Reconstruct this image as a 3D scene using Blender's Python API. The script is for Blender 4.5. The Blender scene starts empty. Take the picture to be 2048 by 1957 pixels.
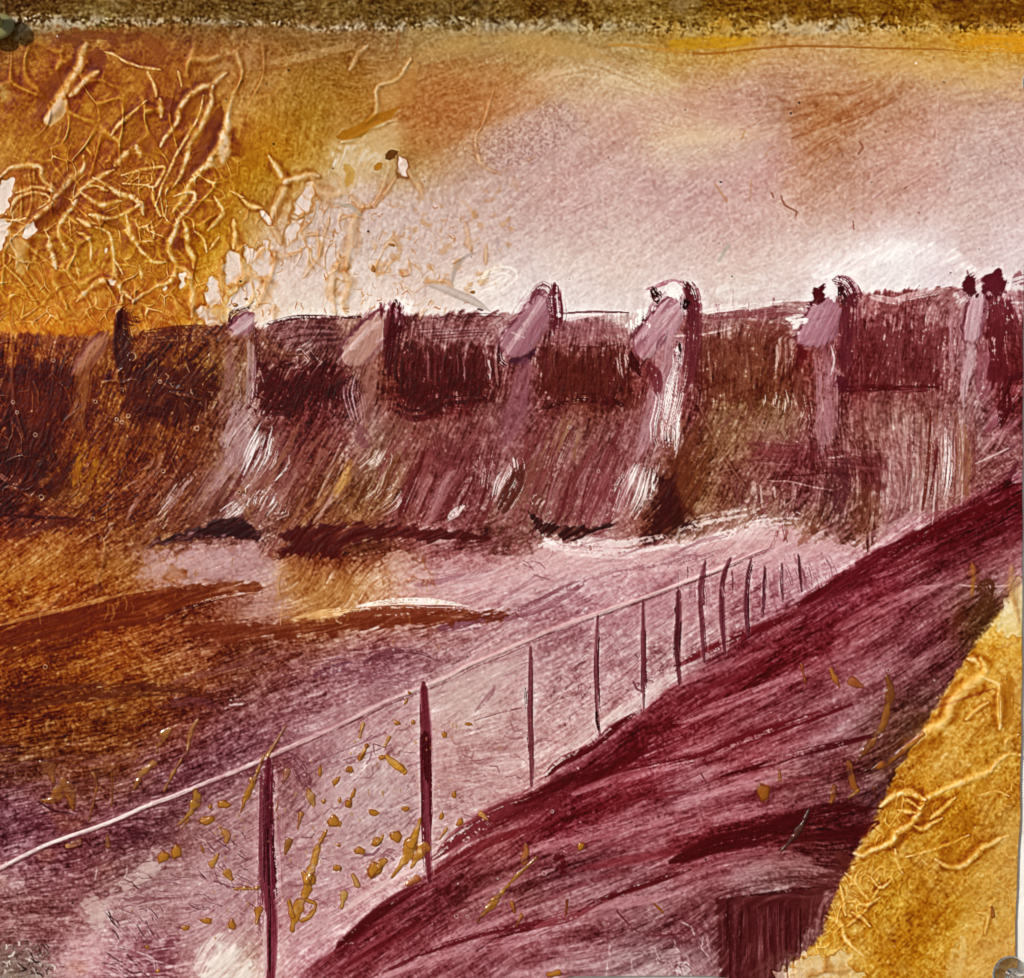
import bpy, bmesh, math
import numpy as np
from mathutils import Vector, Matrix

# ======================================================================
# CAMERA, SKY, SUN, EXPOSURE
# The photograph is a close-up of a small unframed canvas pinned to a
# white wall: 2048 canvas units (U) across = 26.6 cm.
# ======================================================================
U = 0.00013
scene = bpy.context.scene
COL = scene.collection
cam_d = bpy.data.cameras.new('camera'); cam = bpy.data.objects.new('camera', cam_d); COL.objects.link(cam)
CAM_DIST = 0.46; CZ = 1.5
cam.location = (0, -CAM_DIST, CZ); cam.rotation_euler = (math.radians(90), 0, 0)
cam_d.sensor_width = 36; cam_d.lens = 36 * CAM_DIST / (2048 * U)
cam_d.clip_start = .01; cam_d.clip_end = 200
scene.camera = cam
SUN_DIR = Vector((-.55, -.70, .50)).normalized()        # towards the sun: upper left, in front of the wall
w = bpy.data.worlds.new('World'); scene.world = w; w.use_nodes = True
nt = w.node_tree; nt.nodes.clear()
o_ = nt.nodes.new('ShaderNodeOutputWorld'); b_ = nt.nodes.new('ShaderNodeBackground'); s_ = nt.nodes.new('ShaderNodeTexSky')
s_.sky_type = 'NISHITA'; s_.sun_disc = False
s_.sun_elevation = math.asin(SUN_DIR.z); s_.sun_rotation = math.atan2(SUN_DIR.x, SUN_DIR.y)
nt.links.new(s_.outputs[0], b_.inputs[0]); b_.inputs[1].default_value = .07; nt.links.new(b_.outputs[0], o_.inputs[0])
sd = bpy.data.lights.new('sun', 'SUN'); sd.energy = 4.2; sd.angle = math.radians(.6); sd.color = (1.0, .955, .89)
so = bpy.data.objects.new('sun', sd); COL.objects.link(so); so.rotation_euler = (-SUN_DIR).to_track_quat('-Z', 'Y').to_euler(); so.location = (-1, -2, 3)
scene.view_settings.view_transform = 'Standard'; scene.view_settings.look = 'None'
scene.view_settings.gamma = 1; scene.view_settings.exposure = 0.0; scene.view_settings.use_curve_mapping = False
scene.render.resolution_x = 1024; scene.render.resolution_y = 978
scene.cycles.max_bounces = 8; scene.cycles.transmission_bounces = 8

def P(x, y, d=0.0):      # canvas units -> metres; d = distance in front of the canvas
    return Vector(((x - 1024) * U, -d * U, CZ - (y - 978.5) * U))
# ======================================================================
# PAINT ENGINE: pigment (optical density), relief and gloss of the canvas
# are computed as procedural fields in photo-independent canvas units.
# ======================================================================
GW = 1440                      # grid columns over the visible width
S = GW / 2048.0                # grid cells per canvas unit
X0, Y0, X1, Y1 = -40.0, -40.0, 2066.0, 1980.0
W = int((X1 - X0) * S); H = int((Y1 - Y0) * S)
f32 = np.float32
gx = (X0 + (np.arange(W) + .5) / S).astype(f32); gy = (Y0 + (np.arange(H) + .5) / S).astype(f32)
XX, YY = np.meshgrid(gx, gy)
RNG = np.random.RandomState(7)

def hexc(c):
    if isinstance(c, str):
        c = (int(c[0:2], 16), int(c[2:4], 16), int(c[4:6], 16))
    r, g, b = [float(q) for q in c]
    if b > g - 8 and r > g: b = g - 3 - 5 * (150 < g < 200) + .58 * (b - g + 8) if r < 235 else b; r = min(255, r * (1.03 if g < 150 else .985))
    k = max(0., 1 - r / 165.); g *= 1 - .30 * k; b *= 1 - .42 * k
    v = np.maximum(np.array((r, g, b), dtype=f32), 3.0) / 255.0
    return np.where(v < .04045, v / 12.92, ((v + .055) / 1.055) ** 2.4).astype(f32)
def dens(c): return -np.log(hexc(c))
def sm(a, b, x):
    t = np.clip((x - a) / (b - a), 0, 1); return t * t * (3 - 2 * t)
def blur(a, sg):               # gaussian blur (canvas units) by FFT
    fy = np.fft.fftfreq(a.shape[0])[:, None]; fx = np.fft.rfftfreq(a.shape[1])[None]
    k = np.exp(-2 * (np.pi * sg * S) ** 2 * (fx * fx + fy * fy))
    return np.fft.irfft2(np.fft.rfft2(a) * k, s=a.shape).astype(f32)
def up(a, sc):                 # bilinear upsample of a coarse field with cell size sc
    h, w = a.shape[:2]
    px = np.clip(np.arange(W) / sc, 0, w - 1.001); py = np.clip(np.arange(H) / sc, 0, h - 1.001)
    ix = px.astype(int); iy = py.astype(int); fx = (px - ix).astype(f32); fy = (py - iy).astype(f32)
    sh = (1,) * (a.ndim - 2)
    fxr = fx.reshape((1, -1) + sh); fyr = fy.reshape((-1, 1) + sh)
    A = a[iy]; B = a[iy + 1]; R = A * (1 - fyr) + B * fyr
    return (R[:, ix] * (1 - fxr) + R[:, ix + 1] * fxr).astype(f32)
def noise(sg, seed):           # unit-variance smooth noise with feature size sg
    r = np.random.RandomState(seed)
    sc = max(1, int(sg * S / 2.5)); h, w = H // sc + 4, W // sc + 4
    a = r.randn(h, w).astype(f32)
    fy = np.fft.fftfreq(h)[:, None]; fx = np.fft.rfftfreq(w)[None]
    a = np.fft.irfft2(np.fft.rfft2(a) * np.exp(-2 * (np.pi * sg * S / sc) ** 2 * (fx * fx + fy * fy)), s=(h, w))
    a = (a / a.std()).astype(f32)
    return up(a, sc) if sc > 1 else a[:H, :W].copy()
def scatter(pts, vals, sig=60.0):   # smooth interpolation of scattered samples
    sc = 8; h, w = H // sc + 3, W // sc + 3
    cx = X0 + np.arange(w) * sc / S; cy = Y0 + np.arange(h) * sc / S
    num = np.zeros((h, w, vals.shape[1])); den = np.zeros((h, w))
    for (px, py), v in zip(pts, vals):
        d2 = (cx[None] - px) ** 2 + (cy[:, None] - py) ** 2
        k = np.exp(-d2 / (2 * sig * sig)) + 1e-4 / (1 + d2 / sig ** 2) ** 2
        num += k[..., None] * v; den += k
    return up((num / den[..., None]).astype(f32), sc)

# views of the canvas used as local rulers: origin and scale
TV = {'Z': (0, 0, 2048 / 1963.)}
for i_, n_ in enumerate('ABCDEFGHI'):
    TV[n_] = ((0, 680, 1348)[i_ % 3], (0, 600, 1297)[i_ // 3], 700 / 1963.)
def at(v, s):
    """'x,y x,y ...' in view v -> canvas points"""
    o = TV[v]
    p = np.array([[float(k) for k in q.split(',')] for q in s.split()])
    p[:, 0] = p[:, 0] * o[2] + o[0]; p[:, 1] = p[:, 1] * o[2] + o[1]
    return p

D = np.zeros((H, W, 3), f32)        # optical density of the pigment
HT = np.zeros((H, W), f32)          # relief (canvas units)
GL = np.zeros((H, W), f32)          # gloss 0..1
PID = np.zeros((H, W), np.int16)    # which part of the painting a cell belongs to
PARTS = []                          # (name, label)
def part(name, label=None):
    PARTS.append((name, label)); return len(PARTS) - 1

def win(p, m):
    x0 = max(0, int((p[:, 0].min() - m - X0) * S)); x1 = min(W, int((p[:, 0].max() + m - X0) * S) + 2)
    y0 = max(0, int((p[:, 1].min() - m - Y0) * S)); y1 = min(H, int((p[:, 1].max() + m - Y0) * S) + 2)
    return slice(y0, max(y0, y1)), slice(x0, max(x0, x1))
def spline(p, step=9.0, closed=False):
    p = np.asarray(p, float)
    if len(p) < 3 and not closed:
        n = max(2, int(np.hypot(*(p[-1] - p[0])) / step)); t = np.linspace(0, 1, n)[:, None]
        return p[0] * (1 - t) + p[-1] * t
    q = np.vstack([p[-1], p, p[0], p[1]]) if closed else np.vstack([2 * p[0] - p[1], p, 2 * p[-1] - p[-2]])
    out = []
    for i in range(1, len(q) - 2):
        n = max(1, int(np.hypot(*(q[i + 1] - q[i])) / step)); t = (np.arange(n) / n)[:, None]
        a, b, c, d = q[i - 1], q[i], q[i + 1], q[i + 2]
        out.append(.5 * (2 * b + (c - a) * t + (2 * a - 5 * b + 4 * c - d) * t * t + (3 * b - a - 3 * c + d) * t ** 3))
    if not closed: out.append(q[-2][None])
    return np.vstack(out)
def sdf(p, m=30.0, smooth=True):
    """signed distance (inside > 0) to a closed outline"""
    p = spline(p, 12, True) if smooth else np.asarray(p, float)
    sl = win(p, m); x = XX[sl]; y = YY[sl]
    d2 = np.full(x.shape, 1e9, f32); ins = np.zeros(x.shape, bool)
    for i in range(len(p)):
        ax, ay = p[i]; bx, by = p[(i + 1) % len(p)]
        dx, dy = bx - ax, by - ay; L = dx * dx + dy * dy + 1e-9
        t = np.clip(((x - ax) * dx + (y - ay) * dy) / L, 0, 1)
        d2 = np.minimum(d2, (x - ax - t * dx) ** 2 + (y - ay - t * dy) ** 2)
        if ay != by:
            c = ((ay > y) != (by > y)) & (x < (bx - ax) * (y - ay) / (by - ay) + ax); ins ^= c
    return sl, np.where(ins, 1, -1) * np.sqrt(d2)
def path(p, m, step=9.0):
    """distance along / signed offset from an open path"""
    p = spline(p, step); sl = win(p, m); sh = XX[sl].shape
    dd = np.full(sh, 1e9, f32); tt = np.zeros(sh, f32); off = np.zeros(sh, f32); L0 = 0.0
    by0, bx0 = sl[0].start, sl[1].start
    for i in range(len(p) - 1):
        q = p[i:i + 2]; s2 = win(q, m)
        if s2[0].stop <= s2[0].start or s2[1].stop <= s2[1].start:
            L0 += np.hypot(*(q[1] - q[0])); continue
        a = (slice(s2[0].start - by0, s2[0].stop - by0), slice(s2[1].start - bx0, s2[1].stop - bx0))
        x = XX[s2] - q[0, 0]; y = YY[s2] - q[0, 1]; dx, dy = q[1] - q[0]; L = math.hypot(dx, dy) + 1e-6
        tr = (x * dx + y * dy) / L; t = np.clip(tr, 0, L)
        d = np.hypot(x - t * dx / L, y - t * dy / L); o = (x * dy - y * dx) / L
        b = d < dd[a]
        dd[a][b] = d[b]; tt[a][b] = (L0 + t)[b]; off[a][b] = (np.sign(o) * d)[b]
        L0 += L
    return sl, tt, off, dd, L0

# streak textures: rows run along a brush mark, columns across it
def _streak(nl, nc, la, lc, seed):
    a = np.random.RandomState(seed).randn(nl, nc)
    fy = np.fft.fftfreq(nl)[:, None]; fx = np.fft.rfftfreq(nc)[None]
    a = np.fft.irfft2(np.fft.rfft2(a) * np.exp(-2 * np.pi ** 2 * ((la * fy) ** 2 + (lc * fx) ** 2)), s=a.shape)
    return (a / a.std()).astype(f32)
STK = _streak(1024, 512, 12, .8, 3) * .75 + _streak(1024, 512, 50, 3.2, 4) * .7
def streak(t, o, fr, seed):
    r = np.random.RandomState(seed)
    return STK[(t * .55 + r.randint(1024)).astype(int) % 1024, (o * fr + r.randint(512)).astype(int) % 512]
WV = None
_seed = [100]
def ns():
    _seed[0] += 1; return _seed[0]
N4 = None
def lay(sl, a, c, mode='cover', h=None, gloss=None, pid=None, pth=.5):
    a = np.clip(a, 0, 1)
    d = dens(c) if not (isinstance(c, np.ndarray) and c.ndim == 1 and c.dtype == f32 and False) else c
    A = a[..., None]
    if mode == 'cover': D[sl] = D[sl] * (1 - A) + d * A
    elif mode == 'glaze': D[sl] += A * d
    elif mode == 'lift': D[sl] *= (1 - A)         # wiped-off paint
    if h is not None: HT[sl] += h * a
    if gloss is not None: GL[sl] = GL[sl] * (1 - a) + gloss * a
    if pid is not None: PID[sl][a > pth] = pid
def fill(p, c, op=1.0, soft=2.0, rag=2.0, mode='cover', tex=0.0, wv=0.0, dry=None, smooth=True, seed=None, **k):
    """ragged-edged patch; tex = brush texture in it, wv = how much it skips the weave"""
    sl, s = sdf(p, rag * 3 + soft * 3 + 6, smooth)
    s = s + rag * (N4[sl] + .6 * LF[sl])
    a = sm(-soft, soft, s) * op
    if tex: a = a * np.clip(1 + tex * LM[sl], 0, 1.6)
    if wv: a = a * sm(-.9, .5, WV[sl] * wv * 1.6 + .3 * LF[sl])
    if dry is not None:
        thr = -.8 + 1.2 * dry + .6 * sm(14, 0, s)
        a = a * sm(thr - .4, thr + .3, LF[sl] * .5 + LM[sl] * .3 + .35 * WV[sl] + .35 * N2[sl])
    lay(sl, a, c, mode, **k)
def stroke(p, w, c, op=1.0, mode='cover', fr=None, dry=0.0, soft=.35, taper=(.1, .2), step=9.0, hr=0.0, wv=0.0, seed=None, **k):
    """brush mark. w: width or list of widths along it; dry 0..1.5 opens gaps between bristle tracks"""
    seed = seed or ns(); fr = fr or (1.5 if dry else .9)
    wl = np.atleast_1d(np.array(w, float)) * (1.6 if dry >= .8 else 1.22); m = wl.max() * .75 + 4
    sl, t, o, dd, L = path(p, m, step)
    if dd.size == 0: return
    u = np.clip(t / L, 0, 1); ww = np.interp(u, np.linspace(0, 1, len(wl)), wl).astype(f32) * .5 if len(wl) > 1 else f32(wl[0] * .5)
    ta = np.ones_like(u)
    if taper[0] > 0: ta = ta * sm(0, taper[0], u + .02)
    if taper[1] > 0: ta = ta * sm(0, taper[1], 1 - u + .02)
    st = streak(t, o, fr, seed)
    e = 1 - np.clip(dd / (ww * (.35 + .65 * ta) + .01), 0, 3)
    a = sm(-.02, soft, e + .06 * st)
    endp = np.minimum(u * L, (1 - u) * L)
    if dry:
        thr = -1.1 + 1.2 * dry + .75 * (1 - ta) + (.35 + .5 * dry) * sm(.45, .0, e)
        a = a * sm(thr - .38, thr + .22, st * .80 + .36 * WV[sl] + .28 * N2[sl] + .18 * N12[sl])
    else: a = a * np.clip(.9 + .1 * st, 0, 1)
    if wv: a = a * sm(-.5, .7, WV[sl] * wv + .5)
    a = a * sm(0, 1, dd < m) * op
    if hr: HT[sl] += hr * a * (.5 * st)
    lay(sl, a, c, mode, **k)
def scum(p, w, c, op=.8, n=None, **k):
    """dry scumble: a sheaf of thin broken bristle tracks following one sweep"""
    q = spline(p, 10); L = len(q) * 10.; wl = np.atleast_1d(np.array(w, float)); n = n or int(5 + L * wl.mean() / 170); r = np.random.RandomState(ns())
    tg = np.gradient(q, axis=0); tg /= np.linalg.norm(tg, axis=1, keepdims=True) + 1e-9; nr = np.stack([-tg[:, 1], tg[:, 0]], 1)
    for _ in range(n):
        ln = r.uniform(.25, .7); a = r.uniform(0, 1 - ln); t_ = np.linspace(a, a + ln, 5) * (len(q) - 1); i_ = t_.astype(int)
        ww = np.interp(t_ / len(q), np.linspace(0, 1, len(wl)), wl); o = np.clip(r.normal(0, .42), -1, 1) * .6
        stroke(q[i_] + nr[i_] * (ww * o * 1.25)[:, None], r.uniform(1.3, 3.4), c, op * r.uniform(.45, 1.0), dry=.55, step=20, taper=(.3, .4), **k)
def vein(p, w=6, h=3.0, c='d8a868', op=.8, halo='8a4a10', hop=.5, step=6.0, gloss=.5, c2=None):
    """raised gel ridge with amber glaze pooled along its flanks"""
    p = np.asarray(p, float)
    q = spline(p, step)
    q = q + np.stack([np.interp(np.arange(len(q)), np.arange(0, len(q) + 3, 3), np.random.RandomState(ns()).randn(len(np.arange(0, len(q) + 3, 3)))) for _ in (0, 1)], 1) * w * .16
    sl, t, o, dd, L = path(q, w * 3.2 + 3, 99)
    if dd.size == 0: return
    u = t / max(L, 1); r = np.random.RandomState(ns())
    wv_ = w * np.interp(u, np.linspace(0, 1, 9), .65 + .55 * r.rand(9)).astype(f32) * (.45 + .55 * np.minimum(1, np.minimum(u, 1 - u) * 5 + .05))
    wv_ = wv_ * np.clip(1 + .13 * N12[sl] + .05 * N4[sl], .5, 1.6)
    g = np.exp(-(np.abs(dd) / (wv_ * .68)) ** 2.4); hl = np.exp(-((dd - wv_ * 1.1) / (wv_ * .7)) ** 2)
    hl = hl * sm(-1.6, 1.0, N12[sl] + .5 * N4[sl]); lay(sl, hl * hop * .25, halo, 'glaze')
    lay(sl, g * op * np.clip(.80 + .14 * N4[sl] + .10 * N2[sl] + .1 * WV[sl], 0, 1), c)
    HT[sl] += h * .62 * g
    GL[sl] = np.maximum(GL[sl], .8 * gloss * np.maximum(g, hl))
def drop(x, y, rx, ry, ang=0.0, c='c07a14', h=2.2, op=.92, pid=None, irr=.18):
    """dried resin drop: domed, glossy, amber"""
    m = max(rx, ry) * 1.5 + 4; sl = win(np.array([[x, y]]), m)
    if XX[sl].size == 0: return
    ca, sa = math.cos(math.radians(ang)), math.sin(math.radians(ang)); dx = XX[sl] - x; dy = YY[sl] - y
    a = (dx * ca - dy * sa) / rx; b = (dx * sa + dy * ca) / ry
    th = np.arctan2(b, a); r = np.random.RandomState(ns()); ph = r.rand(3) * 6.3
    R = np.hypot(a, b) * (1 + irr * (.6 * np.sin(2 * th + ph[0]) + .5 * np.sin(3 * th + ph[1]) + .3 * np.sin(5 * th + ph[2])))
    al = sm(1.12, .88, R) * op
    lay(sl, al, c, 'cover')
    rim = np.exp(-((R - .92) / .16) ** 2)
    lay(sl, rim * .38 * (.6 - .4 * (a * .7 + b * .5)), '8a4a08', 'glaze')  # rim darkened towards upper left: lens shading put into the colour
    HT[sl] += h * np.sqrt(np.clip(1.0 - R * R, 0, 1)); GL[sl] = np.maximum(GL[sl], al * .95)
    if pid is not None: PID[sl][R < 1.0] = pid

def worley(sc, seed, ax=1.0, ay=1.0, warp=5.0):
    """distance to the nearest border of an irregular cell network (F2 - F1), in canvas units"""
    r = np.random.RandomState(seed); x = (XX + warp * noise(sc * .5, seed + 1)) / (sc * ax); y = (YY + warp * noise(sc * .5, seed + 2)) / (sc * ay)
    jit = r.rand(256, 256, 2).astype(f32); ix = np.floor(x).astype(int); iy = np.floor(y).astype(int)
    f1 = np.full(x.shape, 9, f32); f2 = f1.copy()
    for dy in (-1, 0, 1):
        for dx in (-1, 0, 1):
            j = jit[(iy + dy) % 256, (ix + dx) % 256]; d = np.hypot(ix + dx + j[..., 0] - x, iy + dy + j[..., 1] - y)
            f2 = np.minimum(f2, np.maximum(f1, d)); f1 = np.minimum(f1, d)
    return ((f2 - f1) * sc).astype(f32)
# ---- woven ground -----------------------------------------------------
wx_ = noise(60, 11) * 1.4 + noise(14, 12) * .6 + noise(4, 18) * .35; wy_ = noise(60, 13) * 1.4 + noise(14, 14) * .6 + noise(4, 19) * .35
PER = 5.6
u_ = (XX * .998 + YY * .035 + wx_) / PER * 2 * np.pi; v_ = (YY * .998 - XX * .03 + wy_) / PER * 2 * np.pi
WV = (np.sin(u_) * np.sin(v_) * 1.2 + .35 * np.cos(u_ * 2 + 1) * .5 + .35 * np.cos(v_ * 2) * .5)
WV = (WV * np.clip(.75 + .45 * noise(9, 15), .1, 2) + .55 * noise(1.8, 16)).astype(f32); WV /= WV.std() * 1.35
N4 = noise(4, 21); N12 = noise(12, 22); N40 = noise(40, 23); N2 = noise(1.6, 24)
del u_, v_, wx_, wy_
# ---- flow of the brush: direction field and line-integral streaks ------
FLOW = """0,20,0 600,20,0 1200,20,0 1900,20,0 100,80,5 700,80,0 1300,85,-3 1900,90,-4 60,200,60 200,250,60 350,250,62 500,200,70
80,400,80 250,420,85 420,430,80 560,350,75 600,500,80 750,450,75 800,200,30 900,120,20 1000,250,35 1100,180,38 1250,150,-25 1200,330,25 1300,450,33
1450,350,28 1450,130,8 1600,120,6 1700,200,30 1600,300,32 1800,300,30 1900,200,12 1900,350,30 1750,450,32 1600,480,25 1100,540,28 900,560,25 1450,570,10 1850,500,28
60,690,80 180,700,65 330,650,50 560,650,60 560,720,70 850,640,75 850,720,88 850,780,80 1130,630,80 1130,720,88 1130,770,75 1400,640,80 1400,700,90 1430,780,80
1720,640,88 1720,720,88 1720,830,92 1800,900,98 1900,800,60 1930,620,90 60,850,70 200,900,55 350,900,60 430,900,58 560,900,52 640,900,55 720,900,55 800,900,60 860,850,58 950,920,70
1060,850,60 1060,950,62 1180,900,66 1130,930,66 1260,900,75 1330,930,58 1430,850,55 1470,930,60 1400,900,60 1600,930,88 1650,980,86 1500,1000,40 1930,850,38
80,960,40 300,990,35 700,1000,20 470,1010,25 700,1030,20 900,1020,15 1100,1010,20 1300,1020,35 1580,1040,30
60,1060,40 200,1090,30 380,1070,12 480,1130,8 640,1100,65 800,1090,15 1000,1090,25 1150,1060,15 1300,1060,25 1500,1060,32
60,1200,18 250,1170,12 450,1130,8 600,1200,7 850,1180,5 1000,1150,20 1150,1150,32 60,1300,16 250,1290,20 450,1260,14 650,1260,12 850,1260,20 900,1330,22 1080,1300,30
100,1400,10 300,1400,18 500,1380,22 650,1350,25 60,1500,12 200,1490,16 350,1470,20 100,1600,10 250,1580,10 400,1560,25 100,1720,6 250,1700,20 220,1790,5 350,1690,10 450,1600,30 430,1750,40
620,1500,40 700,1450,45 760,1550,35 640,1650,25 760,1650,20 900,1450,12 900,1560,10 1080,1380,40 1180,1290,35 500,1830,45 300,1830,10
650,1820,38 750,1740,36 850,1670,35 950,1600,34 1050,1530,36 1150,1440,38 1250,1380,34 1350,1300,33 1450,1230,31 1550,1170,30 1650,1100,30 1750,1050,30 1850,1000,28 1950,940,28
900,1800,32 1000,1740,26 1100,1680,22 1200,1620,20 1100,1560,22 1300,1580,18 1300,1480,20 1400,1420,22 1500,1350,26 1600,1270,28 1700,1200,32 1800,1120,30 1500,1480,20 1600,1440,22 1450,1600,8 1600,1570,4 1650,1340,28 1750,1280,34 1850,1200,42
1300,1660,22 1450,1680,10 1550,1660,-5 1250,1760,24 1350,1800,36 1450,1800,90 1540,1780,90 1100,1800,10
1900,1300,45 1850,1400,50 1780,1500,40 1700,1600,42 1750,1700,48 1650,1750,45 1850,1700,50 1930,1500,60 1930,1700,35 1900,1800,35 1800,1800,45"""
_f = np.array([[float(k) for k in q.split(',')] for q in FLOW.split()])
_a = np.radians(_f[:, 2]) * 2
_v = scatter(_f[:, :2] * (2048 / 1963.), np.stack([np.cos(_a), np.sin(_a)], 1), 45)
wob = (1 - .8 * sm(-60, 30, YY - (1930 - .693 * (XX - 620)))).astype(f32)
ANG = .5 * np.arctan2(_v[..., 1], _v[..., 0]) + wob * (.08 * noise(35, 31) + .05 * noise(9, 32))
FX = np.cos(ANG).astype(f32); FY = (-np.sin(ANG)).astype(f32); del _v
def lic(src, steps, st=1.0):
    acc = src.copy(); ii, jj = np.mgrid[0:H, 0:W].astype(f32)
    for sg in (1, -1):
        py, px = ii.copy(), jj.copy(); vx, vy = FX * sg, FY * sg
        for k in range(steps):
            px += vx * st; py += vy * st
            iy = np.clip(py, 0, H - 1).astype(np.int32); ix = np.clip(px, 0, W - 1).astype(np.int32)
            wx, wy = FX[iy, ix], FY[iy, ix]; f = np.sign(wx * vx + wy * vy + 1e-6)
            vx, vy = wx * f, wy * f
            acc += src[iy, ix] * (1 - k / (steps + 1))
    return ((acc - acc.mean()) / acc.std()).astype(f32)
LF = lic(noise(.9, 41), 12)        # single bristle tracks
LM = lic(noise(1.9, 42), 24)                                            # brush tracks
LB = lic(noise(8, 43), 60, 1.3)                                         # broad sweeps

# ---- broad colour of each painted area ---------------------------------
def rows(txt):
    P, V = [], []
    for ln in txt.strip().splitlines():
        y, r = ln.split(':', 1)
        for q in r.split():
            x, c = q.split('='); P.append((float(x), float(y))); V.append(dens(c))
    return np.array(P) * (2048 / 1963.), np.array(V)
def region(txt, sig): P, V = rows(txt); return scatter(P, V, sig)

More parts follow.
